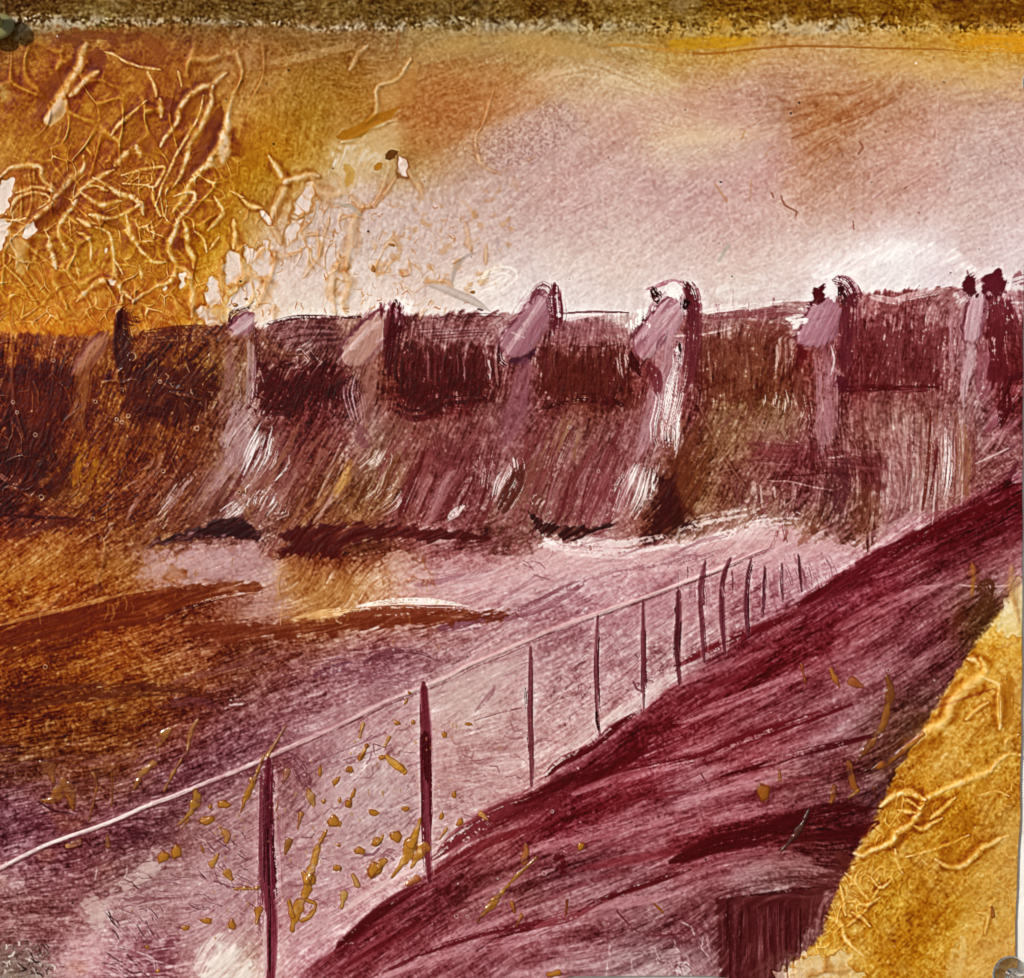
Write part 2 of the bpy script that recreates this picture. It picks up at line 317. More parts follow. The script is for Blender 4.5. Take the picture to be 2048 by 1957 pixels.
STRIP = """
0: 0=4d3e17 100=523e11 300=574116 500=524014 700=5c4a18 900=574516 1100=57400f 1200=67511c 1300=6a5721 1400=614508 1500=684708 1700=704d06 1900=6c4908
22: 0=4c3211 60=4d310f 100=543d11 300=594317 500=534115 700=5b4817 900=594717 1100=573f0e 1300=6c5721 1500=674709 1600=6a4a08 1700=6c4905 1900=704c08
40: 0=523e17 60=857634 150=897936 300=7c6829 500=6c5721 620=6a531f 700=766125 900=766123 1100=856c23 1200=856c23 1300=85661a 1400=8b640d 1500=8a6617 1650=876113 1750=855d08 1900=976608
"""
SKY = """
58: 0=7b6248 60=8f7a5c 150=8a6c48 250=7c4c1c 350=7a4a18 450=7c5020 550=85602e 650=84643c 750=8c7048 850=9a8050 950=90764a 1100=9a7c44 1200=9c7c40 1300=a0762c 1400=c08a1c 1500=bc8a38 1620=b08640 1750=b07c20 1850=cc8c14 1950=c88a20
85: 0=7c5020 100=8a500f 200=905814 300=8c5414 400=86581f 500=95693a 600=8c5c28 700=98683c 800=a8804a 900=b08850 1000=b0884c 1100=ac8448 1200=ac8448 1300=b07c2c 1400=b8802c 1500=c09058 1600=c49460 1700=c89450 1800=c48c3c 1900=c48a34
120: 10=7a4c14 50=a4680f 100=9c5c0c 160=8c4a06 220=9a6018 300=9a6220 400=a07038 500=a07034 600=a2702a 680=9c6420 760=b07c44 850=b4804c 950=b88858 1050=bc905c 1130=bc9468 1200=c4a078 1300=c6a26c 1400=c69c6c 1500=c09070 1600=c49870 1700=c8a064 1800=cca468 1900=caa468
165: 20=90540a 80=8c4c06 130=c08c50 180=8a4808 250=9a5c0c 330=8c5008 400=9a6a2c 480=a87a40 570=a87630 660=a06a24 740=b48450 840=b47840 940=b47a44 1040=c09468 1110=cca888 1170=d0b494 1250=d4b890 1330=c89c78 1420=c09484 1500=b88870 1600=c09070 1720=bc8c70 1820=c49c7c 1930=c49c80
215: 20=8c5006 80=8a4a04 140=9c5c0c 200=a0640f 260=8c4e04 330=8a4a02 390=8c4e04 440=a87a40 520=aa7a34 600=a4701c 680=a8681c 760=b4743c 850=b0703c 930=b87c4c 1000=c49474 1080=c4a08c 1160=cca490 1250=c89c8c 1340=c89c8c 1420=c49488 1500=b4846c 1580=b07444 1650=bc8868 1720=b48060 1800=c49484 1930=c49c90
260: 20=a46e20 80=a06818 140=945808 200=9c620c 260=a06c1c 320=8a4a02 380=8c5004 430=a87030 500=a86c10 580=a8701c 660=bc8c4c 720=c4a470 790=b87e44 870=b87c48 940=b88c6c 1010=c09c90 1090=c4a098 1180=c4988c 1270=d4b494 1350=dcc4a0 1430=dcc0a4 1490=c0968c 1540=b87c54 1600=bc8868 1660=bc8c74 1740=cc9c8c 1820=c49c90 1930=c8a49c
310: 20=a87028 60=9c5e08 120=945404 200=905004 260=8c4c02 320=985c06 380=985c08 440=a46a08 520=ac7210 600=b48434 660=ccac7c 720=c8a878 770=a07030 820=bc8c5c 880=bc9478 940=c09c90 1010=c49c98 1100=c89c98 1200=c8a49c 1300=ccaca0 1400=c8a098 1480=c09490 1540=bc8870 1610=bc8c78 1680=c89c90 1760=cca498 1850=ccaca8 1940=c8a4a4
360: 20=b89078 60=8c4c08 110=a4703c 170=884602 230=9c640c 300=9c600c 360=a06a14 420=a06808 480=ac7618 540=b47c28 590=ccac94 650=ccb0a0 720=ccaca4 800=ccaca8 880=c8a8a0 960=c8a4a0 1050=c8a098 1150=cca4a0 1250=c89c9c 1350=c89c9c 1450=cca09c 1540=c4947c 1620=bc8c78 1700=c89c8c 1780=cca098 1860=d0aca8 1940=d0acac
410: 20=c4a090 60=8c4e0c 110=8c4c04 170=a06a10 240=a06810 300=985802 360=9c6004 420=ac7818 480=b4803c 540=c49c78 600=ccb0a8 680=d0b4ac 760=ccb0a8 840=ccb0a8 920=ccaca4 1000=cca8a4 1100=cca4a4 1200=d0aca8 1300=cca4a4 1400=cca09c 1500=d0aca4 1580=c8a094 1660=cca49c 1750=d0aca8 1850=d4b4b0 1940=d0b0b0
460: 20=a87028 70=a87434 130=a4700c 200=a87018 260=a06808 320=985c04 370=a06808 430=a87008 480=ccac94 540=ccb0a4 600=d0b8b0 680=d0b8b0 760=d0b8b0 840=d0b4ac 920=ccb0a8 1000=d0b0ac 1100=d0b0ac 1200=d4b4b0 1300=d4b4b0 1400=d0aca8 1500=d4b4b0 1600=dcc4c0 1700=e8d8d8 1780=e4d0d0 1860=d8bcbc 1940=e0c8cc
505: 20=a46c10 70=a87020 130=a87014 200=a87010 260=a46c08 320=a06404 370=a87010 410=c49030 450=d8c4bc 520=d8c0b8 600=d4bcb4 680=d8c4bc 760=d4bcb4 840=d4bcb4 920=d4b8b0 1000=dcc8c4 1080=e0ccc4 1180=dcc4bc 1280=dcc0bc 1400=dcc0b8 1500=dcc4bc 1570=e8d4d0 1650=ecdcdc 1730=f0e8e8 1800=e0ccd0 1870=d8b8bc 1940=d8c0c8
550: 20=b87c14 70=c08828 130=b87c20 200=b4741c 260=b07020 320=b07418 370=b87c20 410=e4ccac 450=e4d4cc 520=dcc8bc 600=dcc4bc 680=dcc8c0 760=dcc4bc 840=d8c0b8 920=ece0d8 1000=e0ccc8 1100=e0ccc8 1200=dcc4c0 1290=e0c8c4 1400=dcc4c0 1500=e0ccc8 1600=e8d4d4 1700=e8dcdc 1800=e4d4d8 1900=e0ccd4
595: 20=b47414 70=d0942c 130=b87c24 200=b07424 260=b47824 320=b87c20 370=c88c2c 410=ecdcc8 450=e4d4cc 520=e0ccc0 600=e4d4c4 680=e4d0c4 760=e8d4cc 840=dcc8c0 920=e0ccc8 1000=ece0dc 1100=e8d8d4 1200=e4d4d0 1300=e0ccc8 1400=dcc4c4 1500=d8bcc0 1600=e4d4d4 1700=dcc4c8 1800=e0ccd4 1900=d4b4c0
640: 20=a8641c 70=c47c24 130=b4701c 200=ac6c24 300=b87830 400=c48c48 500=dcc4b8 700=e0ccc0
"""
DAM = """
615: 250=6a3018 320=7a4030 450=804858 520=703848 600=6c3440 700=9c6860 800=784050 900=703444 1000=8a5060 1100=a07080 1200=d8c0c4 1380=a47884 1480=a07078 1660=904c5c 1720=8c4858 1800=905464 1940=a87488
650: 20=8a4818 70=7c3c28 110=784040 160=804438 190=8c5838 230=5c2808 270=642814 320=5a2418 380=642c1c 440=7c4038 500=7c4448 560=74404c 620=6c3844 680=9c6658 750=64242c 800=7c4450 860=804c58 920=8a5868 980=a07080 1060=8c5464 1130=945c6c 1200=b49098 1260=a47484 1330=80404c 1400=84504c 1480=84504c 1540=b88c9c 1630=6c2434 1700=84485a 1780=844858 1830=905868 1930=783048
690: 20=6a2c08 60=602404 110=602818 160=6c3420 200=703c20 230=542004 270=4c1804 320=5c2804 380=6c3408 430=744430 480=885844 530=5c2424 580=603030 640=602c34 700=9c6c60 750=50100c 800=642430 870=68303c 930=7c404c 990=8c5468 1060=6c2c38 1130=70343c 1190=783c40 1220=581018 1270=b8909c 1320=6c2c3c 1380=804c3c 1450=84543c 1510=7c4438 1540=5c1014 1600=885064 1650=6a1c28 1720=804454 1790=7c3c48 1840=8c5868 1880=a8808c 1930=5c0c1c
730: 20=541804 60=4c1004 110=481004 160=602804 200=683010 240=501c04 290=542404 340=603004 400=6c3c0c 440=906860 480=987064 530=501418 580=4c0c0c 640=541414 690=885c54 740=5c2018 790=50080c 850=581018 910=5c141c 970=6c2834 1010=7c4454 1060=60202c 1130=60201c 1190=6c2c2c 1230=681c24 1270=b08c94 1320=6a2838 1380=804c38 1450=7c4830 1510=784430 1550=641818 1590=84506a 1640=641828 1720=74303c 1790=74303c 1840=8a5060 1880=a07888 1930=540814
770: 20=4c0c04 80=440c04 140=501804 200=703c18 250=682c08 300=481004 350=380c04 400=5c2c1c 440=8c6468 480=785058 530=4c100c 600=480810 660=5c2430 710=88605c 760=581014 830=4c080c 880=5c181c 940=643034 990=744050 1050=64202c 1130=54140c 1190=5c1c1c 1230=702c3c 1270=b08890 1320=6a2434 1380=7c4c34 1440=784430 1500=7c5038 1550=6c2828 1600=845466 1640=70242c 1690=70383a 1760=7c4444 1830=7c4450 1880=a07888 1940=5c1424
810: 20=4c1004 80=481004 140=54180c 200=6c3820 260=683014 320=602810 380=642c20 430=7c4848 470=a07c84 520=6c3438 580=581820 640=642430 690=8c6464 740=74404c 790=784838 850=6c3434 910=703840 970=744050 1030=703440 1100=74403c 1160=70383c 1210=743c4c 1270=a4747c 1310=7c3844 1370=8c6048 1430=84543c 1500=946c5c 1560=8c5460 1610=844c54 1670=7c4440 1740=7c4c48 1800=8c5c5c 1860=845464 1920=7c3c50
860: 20=400c04 80=481408 130=5c280c 170=8c500c 220=602408 280=683010 330=5c200c 380=602818 430=8c6468 480=a48480 530=70404c 580=541014 640=642024 690=744044 730=906858 790=743c38 850=6c3034 910=6c303c 970=6c3040 1030=743c44 1090=805450 1150=784044 1210=743444 1260=a47880 1300=70303c 1360=7c4834 1410=84543c 1470=703438 1540=743448 1600=743844 1660=7c4448 1730=885058 1800=8c5c58 1860=845058 1930=8c5464
910: 20=44100c 80=502010 130=6c380c 170=9c5c0c 220=582008 280=4c140c 330=581c0c 380=7c4c48 430=885c58 470=8c6464 520=80484c 580=5c1c18 640=703c28 700=885854 740=7c5038 800=6c302c 860=743848 920=743848 970=a47c80 1020=643430 1080=743c38 1130=743440 1190=844c58 1230=b8949c 1280=4c1c18 1340=6c3c28 1400=7c4444 1460=74343c 1520=742c3c 1570=743844 1640=64242c 1700=7c444c 1770=8c5c5c 1830=8c5c58 1880=7c4048 1940=7c3c4c
955: 20=481410 80=602c14 140=804c24 190=642c10 240=4c180c 300=5c2410 350=64301c 400=845448 450=886064 500=8c605c 550=7c4440 610=703420 670=744020 730=80502c 790=743838 860=7c444c 920=844854 970=a47c80 1010=54281c 1070=7c4c48 1130=8c505c 1190=985c68 1230=b49098 1270=4c1c18 1330=68381c 1380=7c4034 1440=805048 1500=885854 1550=70344c 1600=643038 1650=6c3830 1700=8c5c68 1770=946464 1830=84504c 1900=804454
1000: 20=441014 80=4c1414 140=642c1c 200=642c14 250=642c18 300=8c5c44 350=602c24 400=4c242c 440=3c1820 490=7c5058 540=8c5044 600=8c4a34 680=945430 740=84403c 820=8c4a54 880=8c4c5c 950=6c3834 1000=845054 1060=8c5c5c 1120=80484c 1180=a47478 1220=8c4c54 1260=3c0c04 1310=582c20 1370=9c6c68 1430=a47068 1500=946058 1560=704030 1610=502428 1650=784030 1700=a87484 1780=906068 1850=7c3c48
1045: 20=785040 250=74442c 400=805054 500=8c5c5c 600=4c1c10 700=5c2818 900=6c303c 1000=784844 1200=b48c90 1300=ac807c 1450=bc9494
"""
FORE = """
1000: 20=4c1c18 200=682c18 1100=a47478 1240=a47478 1400=c09898
1035: 20=8c5430 80=8c5830 150=744028 210=6c4028 270=744838 320=8c5c60 380=8c606c 440=8c6470 500=8c5c64 560=541c14 620=4c1008 700=581810 760=703028 850=642430 920=6c2c38 980=6c3434 1040=bc9498 1100=d0acac 1160=b08488 1220=a0686c 1280=b48c8c 1340=c8a4a0 1400=d0b0b0 1460=c49c9c 1520=a8747c 1580=a87c7c 1640=a8747c 1700=b88894
1075: 20=905830 80=9c6430 150=885424 210=805438 270=987058 320=a0747c 380=ac8488 440=a88490 500=a87c80 560=844820 620=6c2c18 700=8c5434 760=a87460 830=84505c 890=98646c 950=8c5864 1010=a87888 1070=b88c98 1130=b88c98 1190=b88c98 1250=c094a0 1310=c49ca8 1370=c0949c 1430=b8889c 1490=b4849c 1560=bc90a4 1620=b88ca4
1115: 20=a06828 80=905420 150=804820 210=84501c 270=9c7458 330=a88088 400=ac8c9c 450=a48090 510=b08c98 560=a8743c 620=9c6430 680=a06c38 730=d0a890 790=b48488 850=a0707c 910=a4748c 970=b08094 1030=c09ca4 1090=a47890 1150=b48c9c 1210=ac7c90 1270=a06c84 1330=94607c 1400=90586c 1460=985c78 1520=986484 1580=ac7c98 1640=a87890
1150: 20=905014 80=8c4c18 150=844420 220=74401c 290=683020 350=683020 420=703830 480=946458 530=b89098 580=b88450 640=cc9c60 700=d0a078 750=e0c0a4 810=cca098 870=b88c98 930=b8909c 990=b08898 1050=ac8094 1110=946480 1170=b48898 1230=a87890 1290=906078 1350=885068 1410=88506c 1480=945c78 1560=946480
1190: 20=5c2808 80=6c3010 150=703414 220=6c3010 290=6c3014 350=70381c 420=743c24 480=906058 530=a87c84 580=b47c44 640=885024 700=7c4028 760=7c4030 820=7c3c30 880=845050 940=8c5460 1000=8c6478 1060=744058 1120=8c607c 1180=a87c8c 1240=9c7080 1300=98687c 1360=9c7080 1420=98687c
1230: 20=602804 80=6c3010 150=683008 220=6c3414 290=784830 350=885850 420=7c4848 480=6c3c2c 540=7c4030 600=844c40 660=805060 720=784060 780=845470 840=8c6078 900=8c6078 960=a88088 1020=986c80 1080=9c7484 1140=a88490 1200=946c80 1260=98707c 1320=986c7c
1275: 20=4c1c04 80=603008 150=703c0c 220=7c4418 290=7c4824 350=844c34 420=704024 480=703c28 540=743c38 600=784858 660=805068 720=683c58 780=744868 840=885c70 890=b08c94 950=b8949c 1020=a8808c 1080=ac8490 1140=a07080 1200=9c7080 1260=986c7c
1320: 20=502408 80=582c08 150=703c10 220=683408 290=5c2c0c 350=6c3818 420=744444 480=785060 540=84586c 600=8c6074 660=805068 720=784c64 780=885c70 820=b49498 870=bc9ca0 930=b4949c 990=b8949c 1050=a07884 1110=ac8490 1170=a07484 1220=b08890
1370: 20=5c280c 80=602c08 150=5c2c08 220=582c08 290=582808 350=54282c 420=5c3048 480=6c4058 540=805068 600=8c6074 660=8c5c70 720=9c6c7c 780=b08890 830=b08c90 880=c4a8a4 930=bca09c 980=946870 1050=a47c84 1110=a88088 1160=b89498
1420: 20=54280c 80=643410 150=704020 220=6c3c18 290=60302c 350=64384c 420=684064 480=74486c 540=80546c 600=90647c 660=a88090 720=b8949c 780=b89494 840=a47880 900=b08c8c 960=a88088 1030=a87c84 1090=b48c90
1470: 20=583024 80=704024 150=683420 220=6c381c 290=643444 350=64385c 420=6c4064 480=7c5070 540=5c2838 600=8c6074 660=a88890 720=b89ca0 780=a8848c 840=a4747c 900=ac8488 960=b08c90 1020=ac8080
1520: 20=603454 80=603450 150=6c3c34 220=6c4448 290=704860 350=74486c 420=744c60 480=947078 540=805868 600=a07c84 660=b4949c 720=a4848c 780=a88890 840=a8848c 900=b08c90 960=a87c84 1010=b48890
1570: 20=643860 80=704068 150=5c2c40 220=64305c 290=704460 350=604048 420=946c78 480=986c7c 540=986c7c 600=a07c84 660=a07880 720=988090 780=a4848c 840=a48088 900=a87880 960=a47880
1620: 20=70486c 80=603054 150=6c3c54 220=6c4458 290=704860 350=6c3c48 420=8c6478 480=986c7c 540=986c7c 600=a87c88 660=98747c 720=987078 780=a8848c 840=ac8480 900=b08890
1670: 20=b08894 80=6c4060 150=6c3c54 220=6c4450 290=604450 340=a48488 400=a4808c 460=a07884 540=a47c8c 600=a47c8c 660=a4788c 720=ac8488 780=b88c98 840=b48890
1720: 20=704858 80=6c404c 150=6c3c4c 210=9c7c7c 260=b09494 320=986c78 400=986c80 460=a07888 540=a87c88 600=a87c8c 660=ac7c8c 720=b48894
1770: 20=8c6068 60=643c48 110=6c404c 170=a88488 230=946c7c 290=8c6474 350=a47884 410=b4889c 470=a87c88 540=ac7c8c 600=b48490 660=b88c98
1820: 20=6c4450 60=683c54 110=7c4c64 170=b08494 230=a07484 290=744060 350=8c6070 400=c09ca4 450=d4c4bc 500=c4a49c 560=bc94a4 620=b88ca0
1865: 20=908c84 60=8c7c78 110=a07c84 170=a87484 230=986880 290=7c4c68 350=a87c88 400=d8b4b4 450=e0d4cc 500=d0b4ac 560=bc90a0 620=b888a0
"""
WALK = """
920: 1960=74283c
950: 1940=50040f 1900=642030 1850=844454
985: 1860=540814 1920=4c0410 1960=4c0410 1780=7c3c48 1820=68202c
1020: 1740=7c3444 1800=500814 1860=480410 1920=54101c 1960=602030
1060: 1680=783048 1730=581020 1800=4c0814 1860=64202c 1920=8c444c 1960=bc9498
1100: 1640=5c1420 1700=4c0410 1760=6c2834 1820=844454 1880=844858 1940=844450
1140: 1570=742c40 1630=54081c 1690=580818 1750=7c3848 1810=8c5060 1870=64302c 1920=704048 1955=c8a090
1180: 1520=783444 1570=5c0c20 1640=601020 1700=7c3040 1760=844050 1820=74303c 1860=3c1808 1900=5c3c18
1220: 1450=7c3448 1510=641424 1570=580818 1640=782c3c 1700=905060 1760=844054 1820=682434 1860=6c4c28
1260: 1390=844054 1450=641020 1510=540614 1570=702030 1640=904858 1700=8c4c5c 1760=743444 1810=602c38
1300: 1330=844050 1380=641424 1440=580818 1500=6c1c2c 1560=803848 1620=884454 1680=8a4858 1740=703440 1790=5c2428
1340: 1270=8c4454 1320=641424 1380=580818 1440=7c2c3c 1500=844054 1560=783444 1620=844454 1680=7c404c 1730=6c3844 1770=4c2420
1380: 1210=904c5c 1260=641424 1320=5c0c1c 1380=80303f 1440=8c4858 1500=843c4c 1560=8c4858 1620=94606c 1670=7c4c58 1710=744038 1750=5c3420
1420: 1160=905060 1210=540614 1270=580818 1330=741c2c 1390=944c5c 1450=8c3c4c 1510=702030 1570=844454 1620=8c5868 1670=7c4848 1720=4c2018
1460: 1100=8c4c5c 1150=5c1020 1210=540410 1270=5c0c1c 1330=945060 1390=702030 1450=64101e 1510=a06878 1570=784050 1620=54141c 1670=64342c 1710=3c1008
1500: 1050=8c5060 1100=64182c 1160=641020 1220=6c1424 1280=985464 1340=985464 1400=742838 1460=a06474 1510=602020 1570=5c2028 1620=581c20 1670=64384c
1540: 1000=8c5060 1060=540c18 1120=500410 1180=681828 1240=90485a 1300=a06072 1360=904c5c 1420=9c5c6c 1480=844050 1530=84485c 1580=845060 1630=703844 1670=582c38
1580: 950=8c4c5c 1010=641420 1070=500410 1130=6c1c2c 1190=944c60 1250=904c5c 1310=8c4050 1370=8c4050 1430=601020 1490=540c18 1550=48080c 1610=3c0408 1650=4c1014
1620: 890=905060 950=6c1c20 1010=681c28 1070=783040 1130=743444 1190=80384a 1250=843c4c 1310=742030 1370=540814 1430=5c1424 1490=480810 1550=501418 1600=481014
1660: 830=8c5060 890=5c1420 950=6c2830 1010=743240 1070=74384a 1130=784050 1190=7c4050 1250=8c4858 1310=843848 1370=702c3c 1430=84505c 1490=906064 1550=7c4850 1600=642c34
1700: 770=905060 830=5c1424 890=602028 950=743840 1010=6c3438 1070=84485a 1130=885060 1190=743444 1250=784050 1310=905060 1370=844450 1430=946870 1490=98706c 1550=784448 1590=683030
1740: 720=94586a 780=581420 840=641c2c 900=783840 960=8c4858 1020=84444f 1080=743844 1140=6c2c3c 1200=8c5464 1260=906068 1320=80444f 1370=703440 1400=64303c 1500=602c38 1570=542024
1780: 660=905468 720=5c0c1c 780=641c2c 840=742c3c 900=8c4858 960=944f60 1020=8c4858 1080=7c3c4c 1140=80404c 1200=804854 1260=7c4450 1320=6c2c3c 1365=6c3440 1420=602830
1820: 610=90586a 660=581020 720=641828 780=742c3c 840=8c4454 900=8c4858 960=90485a 1020=945464 1080=945864 1140=8c5060 1200=805464 1260=8c6470 1310=845464 1350=8c6470 1420=602830 1560=643434
1860: 570=94586a 620=641828 680=702434 740=844050 800=8c4858 860=904c5c 920=945464 980=985c68 1040=9c606c 1100=a4747c 1160=b08c90 1220=b49498 1280=b49494 1340=a87c84 1400=5c2c34 1480=84605c
"""
PANEL = """
1130: 1950=e4c8b0
1180: 1930=d8b870 1955=ecd8b0
1220: 1900=cc9c3c 1950=cc9430
1270: 1860=c08830 1900=c88c24 1950=c08c38
1320: 1830=c8903c 1870=b87814 1910=c48830 1950=a86c20
1370: 1790=c88c28 1830=b87c20 1870=bc8c48 1910=c08020 1950=ac7830
1420: 1750=a8701c 1790=c08424 1830=b87c24 1870=c09040 1910=b47c20 1950=a06820
1470: 1720=a46c14 1770=c48c38 1820=b88438 1870=bc8428 1910=b07818 1950=a46c14
1520: 1700=a46418 1740=ac6c10 1790=bc8428 1840=ac7014 1890=a86810 1940=a4681c
1570: 1670=c09040 1720=a46810 1770=b0741c 1820=a46404 1870=9c5c08 1910=a87828 1950=a87830
1620: 1640=c49438 1690=b07418 1740=b4802c 1790=a86c14 1840=9c5c08 1880=985808 1920=b88c48 1955=b08440
1670: 1620=c08c38 1670=b88428 1720=b07c1c 1770=985808 1820=a06414 1870=b07820 1920=bc8c48 1955=b48844
1720: 1600=bc8830 1650=c4903c 1700=a87010 1750=9c6008 1800=985c08 1850=ac7418 1900=b48838 1950=b8883c
1770: 1580=ac7010 1630=bc8c38 1680=b4801c 1730=a06808 1780=985c08 1830=a87010 1880=bc8c40 1940=b88838
1810: 1560=b07410 1610=b88420 1660=ac7018 1710=985804 1760=a46808 1810=b07410 1860=c4943c 1940=c08c44
1840: 1550=c8a480 1600=d8bc94 1650=c89c50 1700=985808 1760=a46808 1810=b47c24 1850=cc9c58 1900=b8883c 1940=c89450
1870: 1540=dcb8a4 1590=d0a874 1640=c49438 1700=a06404 1760=a06810 1810=b0782c 1850=c89c58 1900=b48440 1940=c09454
"""
Z = 2048 / 1963.
B_TOP = at('Z', '-30,638 60,640 130,645 230,643 300,634 400,622 480,628 560,617 650,606 700,607 780,606 900,600 1000,603 1080,610 1180,603 1280,600 1340,604 1450,593 1540,578 1640,563 1740,556 1840,551 1900,556 1990,558 1990,1300 -30,1300')
B_WALK = at('Z', '560,1990 575,1876 690,1780 830,1665 930,1588 1030,1515 1090,1462 1160,1405 1240,1350 1320,1296 1450,1205 1560,1132 1650,1075 1750,1010 1830,972 1990,885 2020,2000')
B_PANEL = at('Z', '1990,1105 1950,1128 1905,1185 1862,1245 1822,1310 1785,1372 1750,1425 1718,1480 1690,1545 1655,1592 1640,1640 1612,1690 1592,1735 1575,1790 1552,1822 1515,1845 1495,1900 1500,2000 2020,2000 2020,1150')
B_FORE = at('Z', '-30,1010 90,1012 200,1028 270,1050 330,1052 420,1035 520,1040 560,1062 640,1062 760,1058 870,1056 960,1058 1010,1050 1080,1030 1160,1035 1240,1045 1320,1030 1420,1008 1500,1010 1560,1020 1650,1045 1720,1010 1790,985 1900,930 2000,1000 2000,2000 -30,2000')
pt_edge = part('top_edge'); pt_sky = part('painted_sky'); pt_dam = part('painted_dam_wall')
pt_fore = part('painted_water'); pt_walk = part('painted_walkway'); pt_panel = part('ochre_panel')
def mask(poly, soft, rag, smooth=False):
    sl, s = sdf(poly, 60, smooth); o = np.full((H, W), -60, f32); o[sl] = s
    s = o + rag * (.7 * LM + .5 * N4 + .5 * WV)
    return sm(-soft, soft, s), o
R = region(STRIP, 45); D[:] = R; PID[:] = pt_edge
m = sm(38, 58, YY + 6 * N4 + 5 * N12 + 5 * WV)[..., None]
D[:] = D * (1 - m) + region(SKY, 34) * np.array([1.06, .98, .98], f32) * m
LE = sm(640, 420, XX + 30 * N40) * sm(60, 100, YY) * sm(700, 660, YY)
for c_, k_ in ((0, .86), (1, .99), (2, 1.05)): D[..., c_] *= 1 + (k_ - 1) * LE; PID[YY > 46] = pt_sky
M_DAM, s = mask(B_TOP, 4, 3); D[:] = D * (1 - M_DAM[..., None]) + region(DAM, 27) * np.array([1.02, .95, 1.03], f32) * M_DAM[..., None]; PID[s > 0] = pt_dam
M_FORE, s = mask(B_FORE, 12, 9); D[:] = D * (1 - M_FORE[..., None]) + region(FORE, 34) * np.array([.98, 1., 1.06], f32) * (M_FORE * (1 - .17 * sm(480, 760, XX) - .14 * sm(480, 300, XX) * sm(1620, 1760, YY)))[..., None]; PID[s > 0] = pt_fore
RUST = sm(560, 260, XX + 25 * N40) * sm(620, 660, YY) * sm(1560, 1380, YY + 25 * N40)
for c_, k_ in ((0, .84), (1, .98), (2, 1.14)): D[..., c_] *= 1 + (k_ - 1) * RUST
M_WALK, s = mask(B_WALK, 10, 2.5); D[:] = D * (1 - M_WALK[..., None]) + region(WALK, 27) * np.array([.97, .885, .90], f32) * M_WALK[..., None]; PID[s > 0] = pt_walk
M_PANEL, s_pan = mask(B_PANEL, 5.0, 3.0); D[:] = D * (1 - M_PANEL[..., None]) + region(PANEL, 34) * np.array([.80, .84, .92], f32) * M_PANEL[..., None]; PID[s_pan > 0] = pt_panel
del R, m

# ---- how strongly brush, weave and mottling show in each place ----------
LEFT = sm(560, 380, XX + 30 * N40 + .15 * (YY - 300)) # the ochre, gel-covered side
SKYM = (1 - M_DAM) * (1 - M_FORE) * (1 - M_WALK) * (1 - M_PANEL)
TOPM = sm(75, 35, YY)
def amp(sky, skyl, dam, fore, walk, pan, top):
    a = sky * (1 - LEFT) + skyl * LEFT
    a = a * (1 - TOPM) + top * TOPM
    a = a * (1 - M_DAM) + dam * M_DAM
    a = a * (1 - M_FORE) + fore * M_FORE
    a = a * (1 - M_WALK) + walk * M_WALK
    return (a * (1 - M_PANEL) + pan * M_PANEL).astype(f32)
LC = lic(noise(1.15, 44), 6)                                             # short broken flecks along the brush
tau = amp(.035, .03, .12, .11, .10, .05, .03) * LF + amp(.03, .03, .06, .06, .07, .04, .04) * LM + amp(.03, .02, .09, .10, .15, .05, .05) * LB
tau += amp(.03, .03, .08, .09, .05, .05, .05) * LC
tau += amp(.015, .06, .06, .05, .02, .05, .05) * N4 + amp(.015, .07, .07, .06, .02, .05, .05) * N12 + amp(.035, .06, .10, .09, .05, .06, .07) * N2
tau -= amp(.15, .13, .15, .16, .14, .22, .19) * WV
D *= np.exp(np.clip(tau, -1.6, 1.2))[..., None]
HT += amp(.30, .26, .22, .22, .22, .40, .55) * WV * 1.1 + amp(.06, .06, .14, .14, .12, .08, .05) * LC + amp(.15, .1, .28, .24, .28, .12, .05) * (LF * .5 + LM) * .6 + amp(.3, 1.0, .6, .4, .3, .7, .3) * N12 * .55
GL += amp(.15, .45, .50, .38, .35, .35, .05)
del tau
# ======================================================================
# MARKS: every recognisable brush mark, ridge, drop and scratch
# ======================================================================
def st(v, s, w, c, op=.8, **k): stroke(at(v, s), w, c, op, **k)
def fl(v, s, c, op=.85, **k): fill(at(v, s), c, op, **k)
def vn(v, s, w=6, h=2.6, **k): vein(at(v, s), w, h, **k)
def island(v, s, c='d8c4bc', rim='c08030', op=.95, rag=2.2):
    """bare gesso left between gel patches, rimmed with amber"""
    sl, d = sdf(at(v, s), 24); d = d + rag * (N4[sl] + .5 * N12[sl])
    lay(sl, sm(-1.5, 1.5, d) * op, c)
    r = np.exp(-((d + 1.5) / 3.0) ** 2); lay(sl, r * .42 * sm(-1.5, 1, N12[sl]), rim, 'glaze'); HT[sl] += .9 * sm(3, -4, d) * sm(-22, -5, d)
WHITE = 'ecdcdc'

# ---------------- sky: broad sweeps -------------------------------------
st('C', '0,775 180,770 350,758 500,740 640,705', [34, 40, 34, 20], 'd8bca0', .4, dry=.5, fr=.9)
st('B', '1830,800 1900,785 1963,775', 30, 'd8bca0', .35, dry=.4, taper=(.4, 0))
st('C', '0,870 200,850 420,850 600,830', [26, 40, 30], 'b89894', .2, dry=.3)
st('B', '1350,600 1500,640 1700,620 1963,560', [40, 60, 60], 'c8a498', .2, dry=.3)
st('C', '0,560 250,600 520,620', [60, 60, 30], 'b88878', .2, dry=.4)
st('C', '950,360 1200,370 1500,430 1800,470 1963,500', [30, 50, 60, 60], 'd8b078', .35, dry=.2, fr=.3, taper=(.3, 0))
st('B', '440,330 560,270 800,250 1100,255 1350,290 1500,330', [20, 40, 40, 20], 'c09858', .45, dry=.3)
st('B', '1180,430 1400,390 1560,450 1700,480 1810,525', [10, 34, 30, 8], 'd8c09c', .6, dry=.7, wv=.3)
